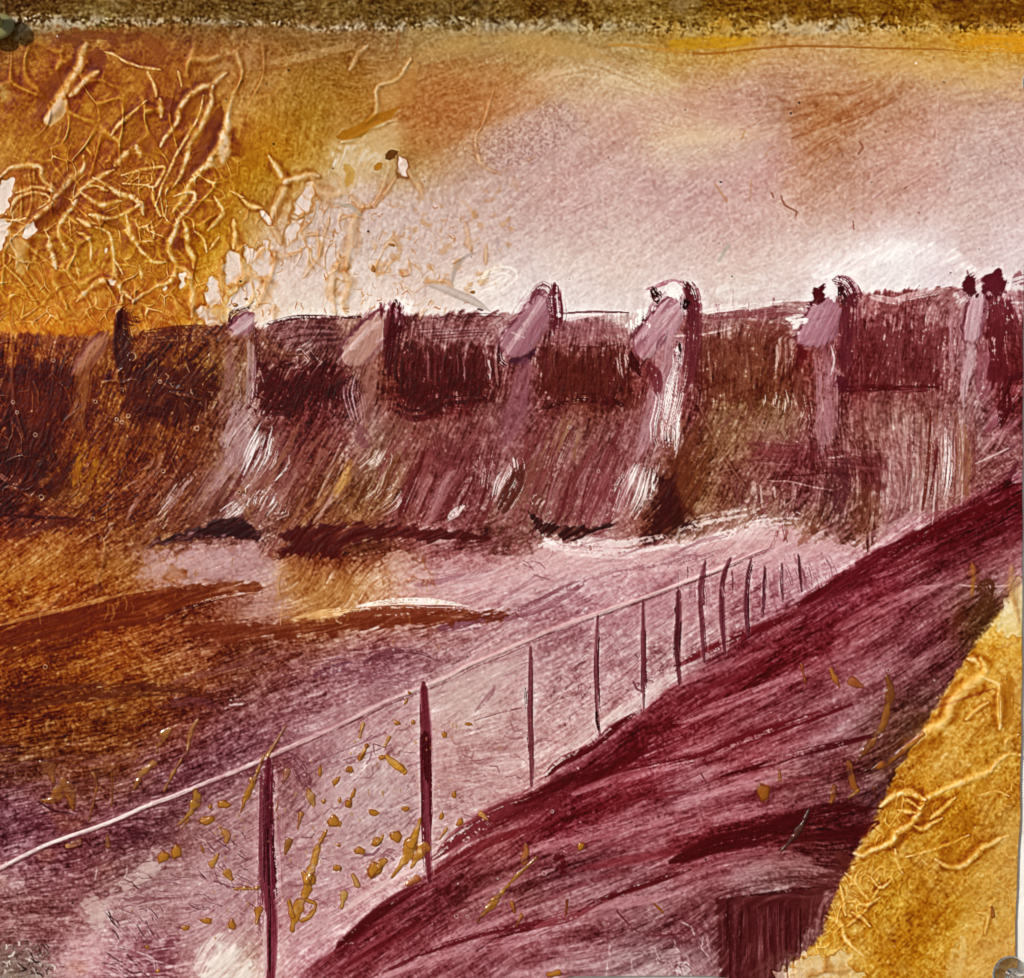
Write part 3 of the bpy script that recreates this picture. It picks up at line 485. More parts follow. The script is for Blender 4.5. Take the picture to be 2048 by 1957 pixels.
st('B', '1080,500 1150,450 1250,410', 22, 'd0ac88', .55, dry=.9)
st('C', '0,300 200,302 400,282 620,262 900,262 1200,272 1500,278 1700,292 1960,300', 5, '9c5c1c', .6, dry=.3)
st('B', '1500,250 1700,262 1963,300', 6, 'c08028', .5)
st('C', '1600,250 1750,240 1960,235', [8, 40, 44], 'd89410', .6, dry=.3, wv=.3, taper=(.4, 0))
st('C', '0,250 120,250 330,235 500,215', [26, 22, 10], 'c8900c', .5, wv=.4, dry=.3, taper=(0, .3))
st('C', '1390,30 1440,70 1500,120 1570,190', [22, 30, 20], 'a4762c', .75, dry=.5, wv=.3)
fl('C', '1480,20 1960,20 1960,130 1800,160 1640,130 1560,150 1520,100', '5c3808', .35, soft=8, rag=5)
fl('C', '20,-20 160,-20 110,40 30,70 -20,40', '8c7c5c', .6, soft=4, rag=4)
st('C', '410,80 480,90 520,110', 3, 'a08850', .6)
# caught light painted onto the weave ridge where canvas turns over the stretcher edge
sl = (slice(0, int((90 - Y0) * S)), slice(0, W)); yy = YY[sl]; xx = XX[sl]
yl = 49 + 10 * sm(700, 1500, xx) + 4 * N40[sl]; wd = 7 + 6 * sm(500, 60, xx) * sm(30, 60, xx) + 5 * sm(600, 1100, xx)
band = np.exp(-((yy - yl) / wd) ** 2)
a = band * sm(-.1, .9, WV[sl] + .25 * N4[sl]) * (.95 - .45 * sm(650, 1000, xx)) * (1 - .35 * sm(1000, 1400, xx))
lay(sl, a, 'c8b48c')
lay(sl, band * sm(.0, -1.1, WV[sl]) * .7, '3c2c14')
fl('A', '90,240 100,160 200,130 560,120 560,165 330,180 230,200 150,235', 'a89478', .6, wv=.6, soft=5, rag=3)
fl('A', '330,182 560,165 750,170 800,200 700,230 500,240 250,235 200,220', '6c3008', .45, soft=6, rag=4)
fl('A', '600,110 1400,90 1900,110 1900,160 1300,220 1000,200 700,160', '8c7048', .3, soft=12, rag=8, wv=.4)
st('B', '330,160 320,260 310,320', 5, '94582c', .6)
fl('A', '1120,270 1400,280 1560,330 1480,380 1300,390 1150,360', 'a87c58', .45, soft=8, rag=5, wv=.4)
st('A', '1500,360 1650,330 1800,290 1963,250', [14, 20, 20], 'c09c70', .5, dry=.5, taper=(.2, 0))
st('A', '1400,400 1600,380 1750,340 1963,320', 4, '94602c', .6)

# ---------------- ochre gel side ---------------------------------------
LOW = LEFT * sm(200, 330, YY) * sm(680, 640, YY) * (1 - M_DAM)
we = worley(31, 61, 1.0, 1.3, 9); we2 = worley(17, 66, 1., 1.35, 6); rn = we / 9 - .8
vm = LOW * sm(-.9, .5, noise(38, 63) + .8 * sm(300, 460, YY)); vv = .55 + .45 * np.clip(noise(9, 67), -1, 1)
net = np.exp(-(we / (3.4 + 1.2 * np.clip(N12, -1, 2))) ** 2) * vm * vv; net2 = np.exp(-(we2 / 2.1) ** 2) * vm * .75 * vv * sm(-.4, .8, noise(26, 64))
n_ = np.maximum(net, net2)
A_ = (n_ * 1.0 * np.clip(.8 + .15 * N4 + .15 * N2, 0, 1))[..., None]; D[:] = D * (1 - A_) + dens('f0c884') * A_; HT += 2.2 * n_
D += (np.exp(-((we - 5) / 3.4) ** 2) * vm * .42)[..., None] * dens('c48428')
wf = worley(74, 97, .75, 1.5, 22); vf = LEFT * sm(60, 130, YY) * sm(640, 600, YY) * (1 - M_DAM) * sm(-.6, .6, noise(60, 98))
n_ = np.exp(-(wf / 7.0) ** 2) * vf * np.clip(.75 + .3 * N12, 0, 1.2); A_ = np.clip(n_ * .62, 0, 1)[..., None]; D[:] = D * (1 - A_) + dens('e4b878') * A_; HT += 3.4 * n_
D += (np.exp(-((wf - 13) / 7.0) ** 2) * vf * .35)[..., None] * dens('c88c30'); del wf
mo = LOW * sm(.2, 1.6, N4 * .8 + .6 * N12 + .5 * N2 + .3 * WV) * .45; D[:] = D * (1 - mo[..., None]) + dens('e0b46c') * mo[..., None]
pool = LOW * sm(.2, 1.6, rn) * .6 + LEFT * sm(.8, 2.2, noise(16, 65)) * .25 * (1 - M_DAM) * (1 - TOPM)
D += pool[..., None] * dens('d89038') * .6
RS = np.random.RandomState(77)
for k in range(45):
    x = RS.uniform(10, 560); y = RS.uniform(210, 640)
    if RS.rand() > sm(600, 380, x) + .15 or k % 3: continue
    a = RS.normal(80, 28) if y > 400 else RS.normal(58, 25); L = RS.uniform(10, 42); p = [(x, y)]
    for j in range(3):
        a += RS.normal(0, 22); p.append((p[-1][0] + L / 3 * math.cos(math.radians(a)), p[-1][1] + L / 3 * math.sin(math.radians(a))))
    vein(p, RS.uniform(2.2, 4.5), RS.uniform(.7, 1.6), c='d4a050', op=.5, hop=.22)
st('A', '420,330 330,430 250,540 210,650', [10, 26, 30, 14], '7c3c04', .75, fr=.2)
st('A', '540,280 545,330 520,390', [30, 36, 16], '783804', .85, fr=.2)
st('A', '1240,600 1200,720 1130,860 1060,1000', [14, 34, 30, 8], '7c3c04', .85, fr=.2)
st('A', '1140,520 1060,590 1000,700', [16, 30, 14], '8c4c08', .7, fr=.2)
st('A', '940,560 960,600 930,620', 24, '783404', .8, fr=.2)
st('A', '800,200 900,300 820,360 700,320', 26, '7c3c0c', .5, fr=.2)
st('A', '400,1000 330,1120 240,1230 180,1320', [20, 30, 30, 16], '844408', .75, fr=.2)
st('A', '560,1200 650,1260 700,1280', [16, 26, 14], '844408', .7, fr=.2)
st('A', '1000,1340 1010,1400', 22, '7c3808', .8, fr=.2)
st('A', '870,790 800,840', 30, '8c4a08', .6, fr=.2); st('A', '1350,800 1430,880 1400,960', [20, 40, 20], 'a06408', .5, fr=.2)
for s, w, h in [
    ('480,255 440,370 370,480 330,580 270,690', 15, 4), ('545,405 450,480 390,535', 10, 3), ('580,290 650,312 720,352 820,380 900,388', 5, 2),
    ('830,410 860,480 872,540', 7, 2.4), ('900,560 902,600 900,655', 10, 2.6), ('1000,400 1020,490', 4, 1.6),
    ('1270,410 1200,470 1120,500 1040,560 1000,630 990,700 920,780 900,825', 8, 3), ('1190,480 1190,570 1130,700 1060,830 1020,960 970,1060', 9, 3.4),
    ('1140,540 1100,680 1000,850 930,1000 870,1160', 5, 2.2), ('1290,560 1280,700 1250,790 1180,900 1090,1010 1030,1100 970,1190', 12, 3.6),
    ('1270,650 1262,780 1240,900', 16, 3), ('620,770 660,700 740,640 820,565', 5, 2.2), ('470,880 470,940 400,1000 350,1060 300,1115', 9, 3),
    ('0,1000 80,940 160,930 230,940 242,1000 290,1060 300,1110 290,1150 200,1222 130,1290 60,1352', 9, 3.4), ('90,1085 200,1050 300,1072', 7, 2.6),
    ('60,1190 90,1120 180,1085 262,1095 275,1130 210,1175', 5, 2.2), ('0,1235 90,1240 150,1225', 5, 2), ('520,1000 600,1040 680,1090 770,1130 800,1205', 8, 3),
    ('450,1062 530,1040 600,1072', 7, 2.4), ('450,1090 520,1130 580,1150 680,1130', 8, 2.6), ('420,1110 470,1050 560,985 640,950', 8, 2.6),
    ('370,1400 335,1320 335,1260 390,1180 425,1115', 9, 3), ('280,1330 290,1420 320,1510', 8, 2.6), ('430,1225 505,1272', 6, 2),
    ('540,1280 612,1310 632,1400 640,1500 640,1562 700,1640 742,1684', 8, 3), ('500,1208 600,1222 700,1200 782,1150', 7, 2.6),
    ('710,1210 730,1300 770,1370 820,1440 850,1470 930,1470', 8, 3), ('680,985 760,960 850,945 922,940 900,1000 860,1050 800,1040 690,1028', 5, 2.2),
    ('860,1050 860,1110 885,1180 905,1214', 6, 2.2), ('970,1095 1080,1082 1070,1140 1010,1230 980,1310 950,1380 970,1450 990,1492 950,1580 880,1612 800,1650 750,1692', 9, 3.4),
    ('990,1492 1050,1520 1070,1600 1082,1680 1080,1790', 10, 3.4), ('1030,1240 1050,1300 1050,1370 1080,1440 1085,1505', 7, 2.4),
    ('1200,1100 1250,1180 1210,1240 1170,1292', 7, 2.4), ('1500,880 1560,960 1592,1030 1570,1110 1540,1180 1520,1245', 9, 3),
    ('1592,1030 1640,1010 1720,980 1790,990', 10, 3), ('1340,1090 1390,1150 1470,1172', 6, 2), ('1310,1230 1322,1310 1310,1400', 7, 2.2),
    ('640,1562 560,1580 480,1640 430,1692', 8, 2.8), ('690,1660 670,1750 655,1850', 7, 2.6), ('640,1450 690,1540', 4, 1.6), ('770,820 790,880', 12, 2.4), ('720,850 640,930', 9, 2.4),
    ('1290,1070 1370,1110', 4, 1.6), ('850,1240 860,1340', 5, 1.8), ('780,1490 790,1570', 6, 2), ('430,1300 500,1340 505,1460', 6, 2), ('1090,1300 1140,1340 1160,1420', 4, 1.6), ('1230,1330 1180,1400', 4, 1.6)]:
    vn('A', s, w, h, c='e8c080' if w < 8 else 'e0bc94', op=.9, hop=1.1)
fl('A', '240,690 255,650 290,600 330,560 380,560 370,620 330,680 280,720', 'd0ac90', .8, soft=3, rag=1)
fl('A', '1190,900 1230,850 1260,780 1300,760 1300,850 1270,920 1200,950', 'ccaa8c', .6, soft=4, rag=2)
fl('A', '20,1340 150,1350 150,1500 120,1560 80,1450 40,1400', 'c4a078', .55, soft=6, rag=3)
fl('A', '0,480 40,480 50,550 0,580', 'b89c80', .6, soft=5, rag=3)
for s in ['15,1012 92,995 62,1090 30,1170 0,1205 -20,1100', '-20,1245 75,1252 25,1330 0,1410 -20,1400', '190,1240 206,1290 150,1342 118,1330',
          '1288,1412 1345,1425 1355,1520 1330,1595 1275,1600 1252,1500', '1388,1392 1440,1420 1480,1350 1512,1360 1512,1420 1535,1500 1480,1562 1412,1520 1378,1480',
          '1185,1540 1232,1580 1240,1700 1190,1742 1150,1660', '1300,1760 1290,1690 1350,1610 1460,1570 1430,1650 1380,1722', '1005,1530 1035,1535 1045,1600 1015,1620',
          '600,1385 590,1420 580,1425', '1090,1740 1130,1720 1200,1760 1240,1820 1180,1830', '612,1575 650,1580 640,1598', '890,1622 935,1610 925,1640', '1645,1200 1690,1080 1760,1020 1760,1110 1720,1200',
          '1600,1290 1640,1240 1700,1230 1660,1330 1610,1380', '1460,1190 1500,1200 1510,1260', '1890,1580 1950,1590 1930,1680 1890,1690']:
    island('A', s)
for v, s, w, h in [('A', '1540,1430 1532,1520 1500,1600 1450,1710', 9, 3), ('A', '1540,1432 1600,1440 1660,1425', 7, 2.2), ('A', '1460,1560 1520,1580', 7, 2.2), ('A', '1782,1300 1785,1440 1700,1560', 5, 2), ('A', '1850,1225 1820,1320 1792,1450', 4, 1.8),
                   ('A', '1895,1480 1860,1600 1882,1760', 8, 2.6), ('A', '1750,990 1780,1060 1832,1092 1960,1100', 10, 3), ('A', '1250,1460 1240,1560 1245,1660', 7, 2.4), ('A', '1360,1480 1375,1540 1300,1600', 8, 2.6),
                   ('A', '1400,1540 1460,1580', 8, 2.4), ('A', '1530,1270 1580,1370', 5, 2), ('A', '1160,1720 1220,1760 1260,1810', 12, 3.4), ('A', '1540,1720 1535,1790', 6, 2), ('A', '1880,1480 1955,1500', 8, 2.4),
                   ('B', '330,870 380,960 440,1040 470,1120', 5, 2), ('B', '262,985 230,1080 180,1150 130,1170', 4, 1.8), ('B', '320,985 250,1090 190,1162', 4, 1.8), ('B', '50,1090 110,1160 172,1162', 5, 2),
                   ('B', '120,1190 72,1260 60,1400 40,1512', 9, 2.8), ('B', '30,1530 60,1600 22,1700 45,1785', 10, 2.8), ('B', '660,1112 720,1150 752,1220', 6, 2.2), ('B', '700,1250 720,1330 735,1405', 6, 2.2),
                   ('B', '690,1442 632,1480', 4, 1.8), ('B', '250,1392 280,1362 312,1375', 4, 1.8), ('B', '180,1500 240,1490', 8, 2), ('B', '350,1530 382,1542', 5, 1.6), ('B', '480,1582 590,1580 632,1610', 4, 1.8),
                   ('B', '832,1520 815,1560 790,1602', 6, 2), ('B', '862,490 842,570 820,650 790,720 760,770 772,850 800,930 900,982', 4.5, 2.2), ('B', '700,1620 740,1650', 4, 1.6), ('B', '0,1000 40,1080', 5, 2),
                   ('B', '910,962 1000,920 1100,880', 2.5, 1), ('B', '450,1790 470,1740 490,1735', 6, 2), ('B', '820,1380 818,1480', 3, 1)]:
    vn(v, s, w, h, c='d4a878', halo='c07838', op=.7, hop=.8)
RS = np.random.RandomState(78)
for k in range(120):
    x = RS.uniform(430, 930); y = RS.uniform(390, 625)
    if y < 640 - (x - 380) * .55 - 120 and x < 700: continue
    p = [(x, y)]; a = RS.uniform(40, 150)
    for j in range(3): a += RS.normal(0, 40); p.append((p[-1][0] + 5 * math.cos(math.radians(a)), p[-1][1] + 5 * math.sin(math.radians(a))))
    stroke(p, RS.uniform(1.5, 3.2), 'b87434', RS.uniform(.25, .75), taper=(.1, .1), step=5)
wp_ = worley(30, 94, .9, 1.5, 12); vm = sm(400, 470, XX) * sm(960, 700, XX + 20 * N40) * sm(330, 420, YY + .25 * (560 - XX)) * sm(640, 600, YY) * sm(-.3, .8, noise(24, 95))
n_ = np.exp(-(wp_ / 2.5) ** 2) * vm; A_ = (n_ * .75 * np.clip(.7 + .4 * noise(7, 96), 0, 1))[..., None]; D[:] = D * (1 - A_) + dens('cc9050') * A_; HT += 1.6 * n_; GL = np.maximum(GL, n_ * .5); del wp_
# gel peninsula between ochre and pink
fl('B', '-20,790 90,760 170,715 300,675 345,720 345,820 260,900 150,990 60,1080 -20,1050', 'ccac80', .55, soft=9, rag=7, tex=.3)
fl('B', '-20,850 120,830 220,860 130,930 -20,960', 'd4c4b0', .6, soft=8, rag=6, tex=.4)
vn('B', '0,805 90,770 180,715 300,680', 6, 2.4, c='dcc094', halo='8c4c08'); vn('B', '150,690 200,625 205,560 212,490 330,430 400,335', 7, 3, c='dcbc90', halo='9c5c10', hop=.8)
fl('B', '240,480 370,400 430,330 410,560 290,620 205,640 215,560', 'bc8c4c', .5, soft=6, rag=3)
st('B', '-10,770 100,740 170,690 260,650 330,600', [16, 22, 22, 12], 'a0640c', .7, fr=.3)
st('B', '260,890 300,860 325,850', [12, 18, 6], '4c2c08', .7); st('B', '200,950 230,920', 14, 'a86c10', .7)
st('B', '30,930 60,970 40,1040', 18, 'b8842c', .5)
island('B', '330,870 365,900 375,990 340,990 322,930', rim='70401c'); vn('B', '160,250 90,330 52,392', 7, 2.6, c='d0a878', halo='94602c'); vn('B', '400,320 350,400', 5, 2, c='d8b07c', halo='a07030')
fl('B', '360,420 700,330 1000,400 1160,520 1130,600 1010,640 870,655 800,740 700,760 640,810 520,880 380,930 340,760', 'ecd0b4', .35, mode='glaze', soft=4, rag=4)
fl('B', '830,730 1010,650 1130,600 1200,570 1290,600 1330,700 1200,830 1000,940 880,960 800,850', 'b0908c', .35, soft=6, rag=4)
sl, d = sdf(at('B', '600,820 830,730 1010,650 1180,560 1290,600 1330,760 1150,880 930,960 700,900'), 20)
lay(sl, sm(-12, 14, d) * sm(.0, 1.2, N2[sl]) * .4, 'dcc8bc'); lay(sl, sm(-12, 14, d) * sm(-.4, -1.6, N2[sl]) * .35, '8c6458')
sl, d = sdf(at('B', '640,1080 1000,1000 1000,1500 700,1700 250,1700 120,1300 300,1050'), 30)
lay(sl, sm(-10, 30, d) * sm(.9, 2.0, N4[sl]) * .35, 'c08850')
st('B', '500,1602 580,1620 680,1660 752,1692 850,1752', [8, 16, 16, 5], 'b8a8a0', .7, fr=.2); vn('B', '500,1602 580,1620 680,1660 752,1692 850,1752', 5, 2, c='d8c8bc', halo='a89080', op=.4, hop=.3)
st('B', '762,1420 690,1450 642,1520 630,1600', [6, 10, 5], 'a89894', .65); st('B', '0,1150 60,1160 112,1210', 8, 'a8a090', .7); st('B', '880,1330 885,1400', 10, 'a09090', .5, taper=(.4, .4))
st('B', '780,1560 900,1530 960,1545 880,1610 800,1640', [10, 36, 30, 20], 'f0e8e0', .7, dry=.4)
# pale sky, right
for v, s, w, c, o in [('B', '1300,860 1430,1060 1560,1320 1700,1610', 2.2, 'e4d0c4', .7), ('B', '1395,290 1430,370 1520,520', 3.5, 'd0b088', .7), ('B', '1450,1095 1465,1130', 3, '909498', .8), ('B', '1480,1270 1500,1285', 7, '888c90', .6),
                   ('C', '1482,545 1472,750 1466,972', 2.4, 'dcb8ac', .8), ('C', '1490,560 1486,640', 2, '94605c', .6), ('C', '305,1130 330,1260 380,1340 450,1392 520,1360 600,1342', 2.2, 'e8ccb8', .8),
                   ('C', '0,1335 100,1340 200,1370', 2, 'e0c8c0', .5), ('C', '310,1370 280,1420 250,1470', 9, '90a898', .6), ('C', '230,1030 270,1090 300,1135', 6, 'b87c40', .7), ('C', '435,1000 430,1060 425,1130', 5, 'b88450', .6),
                   ('C', '1530,1072 1550,1055', 3, '504040', .8), ('C', '400,730 385,770 375,785', 4, 'b0843c', .8), ('C', '880,870 910,940 945,1000', 5, 'a87850', .6), ('C', '1320,1520 1300,1580', 2, 'ece0dc', .5)]:
    st(v, s, w * .8, c, o * .6, taper=(.05, .05))
fl('C', '620,570 760,500 900,480 1200,430 1330,500 1200,560 1000,700 830,790 770,860 700,800 640,700', 'e8c8a8', .32, mode='glaze', soft=16, rag=7, tex=.5)
fl('C', '940,560 1200,520 1180,640 1040,730 900,860 920,720', 'e4c4a0', .3, mode='glaze', soft=14, rag=7, tex=.5)
RS = np.random.RandomState(79)
for k in range(80):
    t = RS.rand(); x = 350 + 900 * RS.rand(); y = 560 + RS.rand() * 700; a = -40
    if abs((y - 600) - (x - 350) * .35) > 380: continue
    L = RS.uniform(20, 90); st('C', f'{x},{y} {x+L*.8},{y-L*.6}', RS.uniform(1.5, 4), 'a8703c' if x < 1000 else 'a47c78', RS.uniform(.15, .5), dry=.5, step=20)
for s in ['580,550 620,575', '660,780 700,760 740,745', '690,980 692,984', '600,1090 620,1150 690,1190 680,1230', '1180,735 1192,742', '1030,870 1060,830 1040,790', '1100,1200 1120,1185', '1370,1200 1378,1190', '1400,1120 1425,1110', '1290,1060 1310,1040', '1010,1290 1005,1230', '560,1110 545,1080']:
    st('C', s, 5, '8c543c', .6, dry=.3)
fl('C', '780,1500 900,1440 1150,1380 1300,1350 1500,1400 1680,1480 1700,1530 1500,1480 1300,1450 1100,1500 900,1560', 'f4ecec', .55, soft=10, rag=7, tex=.5)
fl('C', '300,1560 500,1570 620,1620 450,1640 250,1680', 'ece4e0', .45, soft=8, rag=6, tex=.6)

# scattered specks of grit over everything
RS = np.random.RandomState(80)
for k in range(260):
    x = RS.uniform(0, 2048); y = RS.uniform(60, 1957); r = RS.choice([.9, 1.2, 1.6, 2.4], p=[.4, .35, .2, .05]); sl = win(np.array([[x, y]]), 4)
    d = np.hypot(XX[sl] - x, YY[sl] - y); lay(sl, sm(r + .6, r - .4, d) * .8, '30201c' if RS.rand() < .75 else 'e8d8c8')

# ---------------- dam wall ---------------------------------------------
# shading bands of the wall panels
for v, s, w, c, o, k in [
    ('E', '330,440 450,470 600,480 830,500', [90, 110, 90], '48060c', .45, {}), ('E', '300,600 400,645 500,625 600,575 820,555', [20, 30, 26, 14], '3c0408', .85, {}),
    ('E', '1130,610 1240,575 1330,548 1450,552 1610,600', [10, 20, 22, 10], '380406', .85, {}), ('E', '1150,420 1300,470 1580,440', [70, 90, 60], '5c1c14', .4, {}),
    ('F', '960,505 1100,495 1300,500 1480,492', [12, 14, 15, 12], '48040e', .9, {}), ('F', '890,470 960,500 1010,500', [14, 18, 10], '4c1028', .8, {}),
    ('F', '150,515 250,470 330,448 385,428', 5, '5c2418', .8, {}), ('F', '170,540 300,570 430,520 560,540', [12, 16, 12], '642c1c', .6, {}), ('F', '0,205 110,200 200,188 350,148', 6, 'd8acb0', .85, {}),
    ('F', '190,100 400,88 560,90 700,75', [10, 14, 8], '804050', .6, {}), ('F', '220,78 420,62 640,55', 4, '8c5064', .7, {}), ('F', '380,150 520,170 640,160', [24, 30, 20], '7c3c34', .5, {}), ('F', '300,240 360,250 350,290', 6, '5c2018', .6, {}), ('F', '520,240 560,230 600,200', 5, '5c2018', .6, {}),
    ('E', '330,150 500,110 800,85 1000,92', [6, 9, 9, 4], '54203c', .8, {}), ('E', '1250,78 1400,68 1620,72', 4, '6c3850', .8, {}), ('E', '0,105 130,95', 6, '502038', .8, {}),
    ('D', '1480,140 1640,105 1780,100 1963,105', [6, 10, 8], '482038', .8, {}), ('D', '800,190 1000,165 1180,150', [12, 14, 6], '542018', .7, {}), ('E', '640,66 700,60', 4, '604454', .7, {}), ('E', '770,52 805,60', 4, '604454', .7, {}),
    ('E', '1260,110 1400,85 1500,78', [10, 8, 3], 'ecdcdc', .7, {}), ('E', '1300,255 1450,262 1580,245', 6, '5c2430', .7, {}), ('E', '1180,180 1400,200 1600,190', [30, 50, 40], '8c5464', .45, {})]:
    st(v, s, w, c, o, dry=.45, **k)
for k in range(9): st('E', f'{420+k*8},{160+k*9} {620},{150+k*9} {840},{140+k*8}', 3, '50202c' if k % 2 else 'a07c8c', .45, dry=.6)
for k in range(7): st('D', f'{1500+k*20},{160+k*22} {1700},{140+k*20} {1930},{150+k*14}', 4, '481c30' if k % 2 else '8c6474', .5, dry=.6)
for k in range(6): st('D', f'{820},{200+k*10} {1000},{190+k*9} {1130},{200+k*8}', 2.5, '48140c' if k % 2 else '844c44', .5, dry=.6)
for v, q, c, o in [('E', '350,290 420,262 600,280 840,290 885,420 860,548 600,566 520,612 400,655 335,610 320,450', '3c0c08', .62), ('E', '1130,290 1600,285 1625,420 1645,590 1450,560 1260,572 1150,606 1105,450', '48140c', .55),
                   ('D', '1450,340 1600,400 1900,370 1990,560 1760,600 1640,650 1450,640 1430,450', '380408', .6), ('F', '150,220 400,200 660,230 680,400 650,540 400,580 160,560', '602418', .4), ('F', '990,150 1540,170 1500,350 1480,512 1250,520 1000,515 950,400', '54181c', .45),
                   ('F', '1770,120 1990,160 1990,440 1860,470 1790,420', '541c20', .4), ('D', '20,380 380,370 420,560 360,740 300,860 100,840 10,700', '340602', .5), ('D', '720,370 1180,400 1170,640 900,690 760,660', '340802', .55), ('D', '0,880 300,860 200,1010 0,1160', '300804', .45)]:
    fl(v, q, c, o, soft=15, rag=8, dry=-.5)
for v, q, c, o in [('E', '360,660 560,640 830,600 930,640 900,860 700,1000 480,1180 330,1200 380,1000', 'a06870', .30), ('E', '1140,640 1640,620 1680,800 1600,1180 1150,1180 1050,1000', 'a06c74', .30), ('F', '1010,540 1560,560 1560,1120 1180,1180 1150,850', 'b08488', .30), ('F', '220,620 680,600 720,780 480,960 340,900', 'a07060', .30), ('E', '250,640 330,900 150,1200 -20,1240 60,950', 'b08878', .3), ('D', '1400,800 1500,1000 1350,1220 950,1250 1150,1000', 'a88080', .35)]:
    fl(v, q, c, o, soft=14, rag=9, dry=.0)
# vertical dry strokes in the upper panels
RS = np.random.RandomState(81)
def hatch(v, x0, x1, y0, y1, L, ang, n, cols, w=(2, 7), op=(.3, .7), dry=.8, jit=6, wv=0.):
    if L > 200: L *= 1.35; op = (op[0] * .7, op[1] * .8)
    for k in range(n):
        x = RS.uniform(x0, x1); y = RS.uniform(y0, y1); l = L * RS.uniform(.5, 1.2); a = math.radians(ang + RS.normal(0, jit)); b = math.radians(ang + RS.normal(0, jit))
        p = f'{x},{y} {x+l*.5*math.cos(a)},{y-l*.5*math.sin(a)} {x+l*.5*(math.cos(a)+math.cos(b))},{y-l*.5*(math.sin(a)+math.sin(b))}'
        st(v, p, RS.uniform(*w), cols[RS.randint(len(cols))], RS.uniform(*op), dry=dry, wv=wv, step=24)
hatch('E', 360, 860, 230, 330, 200, -88, 26, ['581824', '642430', '8c5c68'])
hatch('E', 780, 880, 180, 420, 200, -88, 12, ['c8a4a8', 'e0c8c8', '50101c'], w=(2, 5))
hatch('E', 1130, 1600, 250, 330, 240, -88, 30, ['58181c', '744034', '643028'])
hatch('E', 1540, 1620, 240, 350, 120, -80, 8, ['d4b0b0', 'e4cccc'], w=(2, 4))
hatch('F', 150, 640, 200, 330, 200, -90, 26, ['744434', '8c5c48', '64302c'])
hatch('F', 560, 680, 190, 260, 160, -92, 10, ['d4b0a8', 'b88c84'], w=(2, 4))
hatch('F', 1010, 1560, 30, 330, 180, -90, 60, ['70303c', '581c28', '94606c', '804450'])
hatch('F', 1530, 1600, 0, 100, 300, -90, 12, ['b08898', 'a47480'], w=(3, 7))
hatch('F', 160, 600, -20, 120, 120, -95, 12, ['b88c94', '844858'])
hatch('C', 300, 620, 1560, 1680, 120, -92, 14, ['e8dcd8', 'c8a4a8'], w=(2, 5), op=(.2, .5))
# lower wall: leaning dry strokes that show the bare ground between bristles
hatch('E', 350, 900, 650, 900, 420, -118, 46, ['5c1c24', '6c2c30', '9c6468', '84484c'], w=(3, 14), jit=7)
hatch('E', 400, 900, 900, 1050, 260, -116, 36, ['5c1c24', '541418', 'b08088', '8c5458'], w=(2, 12), jit=6)
hatch('E', 1000, 1650, 640, 950, 380, -112, 60, ['5c2028', '6c2c34', 'a4747c', '8c5450', '7c3c3c'], w=(3, 12), jit=5)
hatch('E', 1050, 1650, 900, 1060, 260, -108, 40, ['5c1c28', 'b8909c', '8c4c5c', '6c2c34'], w=(2, 10), jit=5)
hatch('E', 1150, 1400, 620, 760, 180, -112, 16, ['a07858', '845438'], w=(2, 6))
hatch('D', 1500, 1963, 650, 900, 420, -120, 46, ['54181c', '6c302c', '8c5840', '9c6c64'], w=(3, 14), jit=7)
hatch('D', 1550, 1963, 900, 1150, 240, -122, 40, ['4c1c10', 'a87040', '6c3818', 'b08078'], w=(2, 9), jit=6)
hatch('D', 880, 1350, 850, 1100, 330, -125, 46, ['5c2824', '94686c', '6c3428', '481c14', 'b08c90'], w=(3, 11), jit=8)
hatch('D', 200, 640, 850, 1050, 280, -122, 26, ['784828', '542408', '3c1004'], w=(4, 14), jit=9)
hatch('D', 40, 640, 380, 760, 260, -95, 46, ['3c0804', '682c10', '541804', '7c4420'], w=(4, 16), jit=14)
hatch('D', 700, 1150, 260, 760, 220, -100, 44, ['380c04', '642c10', '4c1c04', '7c4c20'], w=(3, 12), jit=24)
hatch('F', 0, 200, 640, 1000, 300, -112, 30, ['5c2c18', '845030', '744028', '4c2010'], w=(3, 12), jit=6)
hatch('F', 1300, 1700, 560, 820, 360, -91, 54, ['c8a4a0', '6c302c', '8c5c44', 'dcc4c0', '885050'], w=(2, 7), jit=3)
hatch('F', 1120, 1500, 850, 1050, 240, -93, 30, ['bc9494', 'dcc4c4', '884c54'], w=(2, 6), jit=4)
hatch('F', 320, 760, 1000, 1200, 150, -96, 40, ['5c282c', 'd8b8b8', '8c545c', '6c3438'], w=(2, 7), jit=14)
hatch('F', 250, 760, 560, 760, 150, -110, 26, ['a07c64', '845048', '744038'], w=(3, 9), jit=22)
hatch('F', 380, 900, 790, 960, 260, -4, 22, ['5c2030', '6c2c3c', 'a07078'], w=(2, 6), jit=3)
hatch('F', 1680, 1960, 560, 900, 180, 42, 26, ['b88c98', '74344a', '8c5068'], w=(3, 12), jit=8)
hatch('E', 0, 360, 640, 1000, 300, -118, 40, ['e0c8b8', '6c3c20', '8c5c40', '54200c', 'c8a090'], w=(2, 8), jit=8)
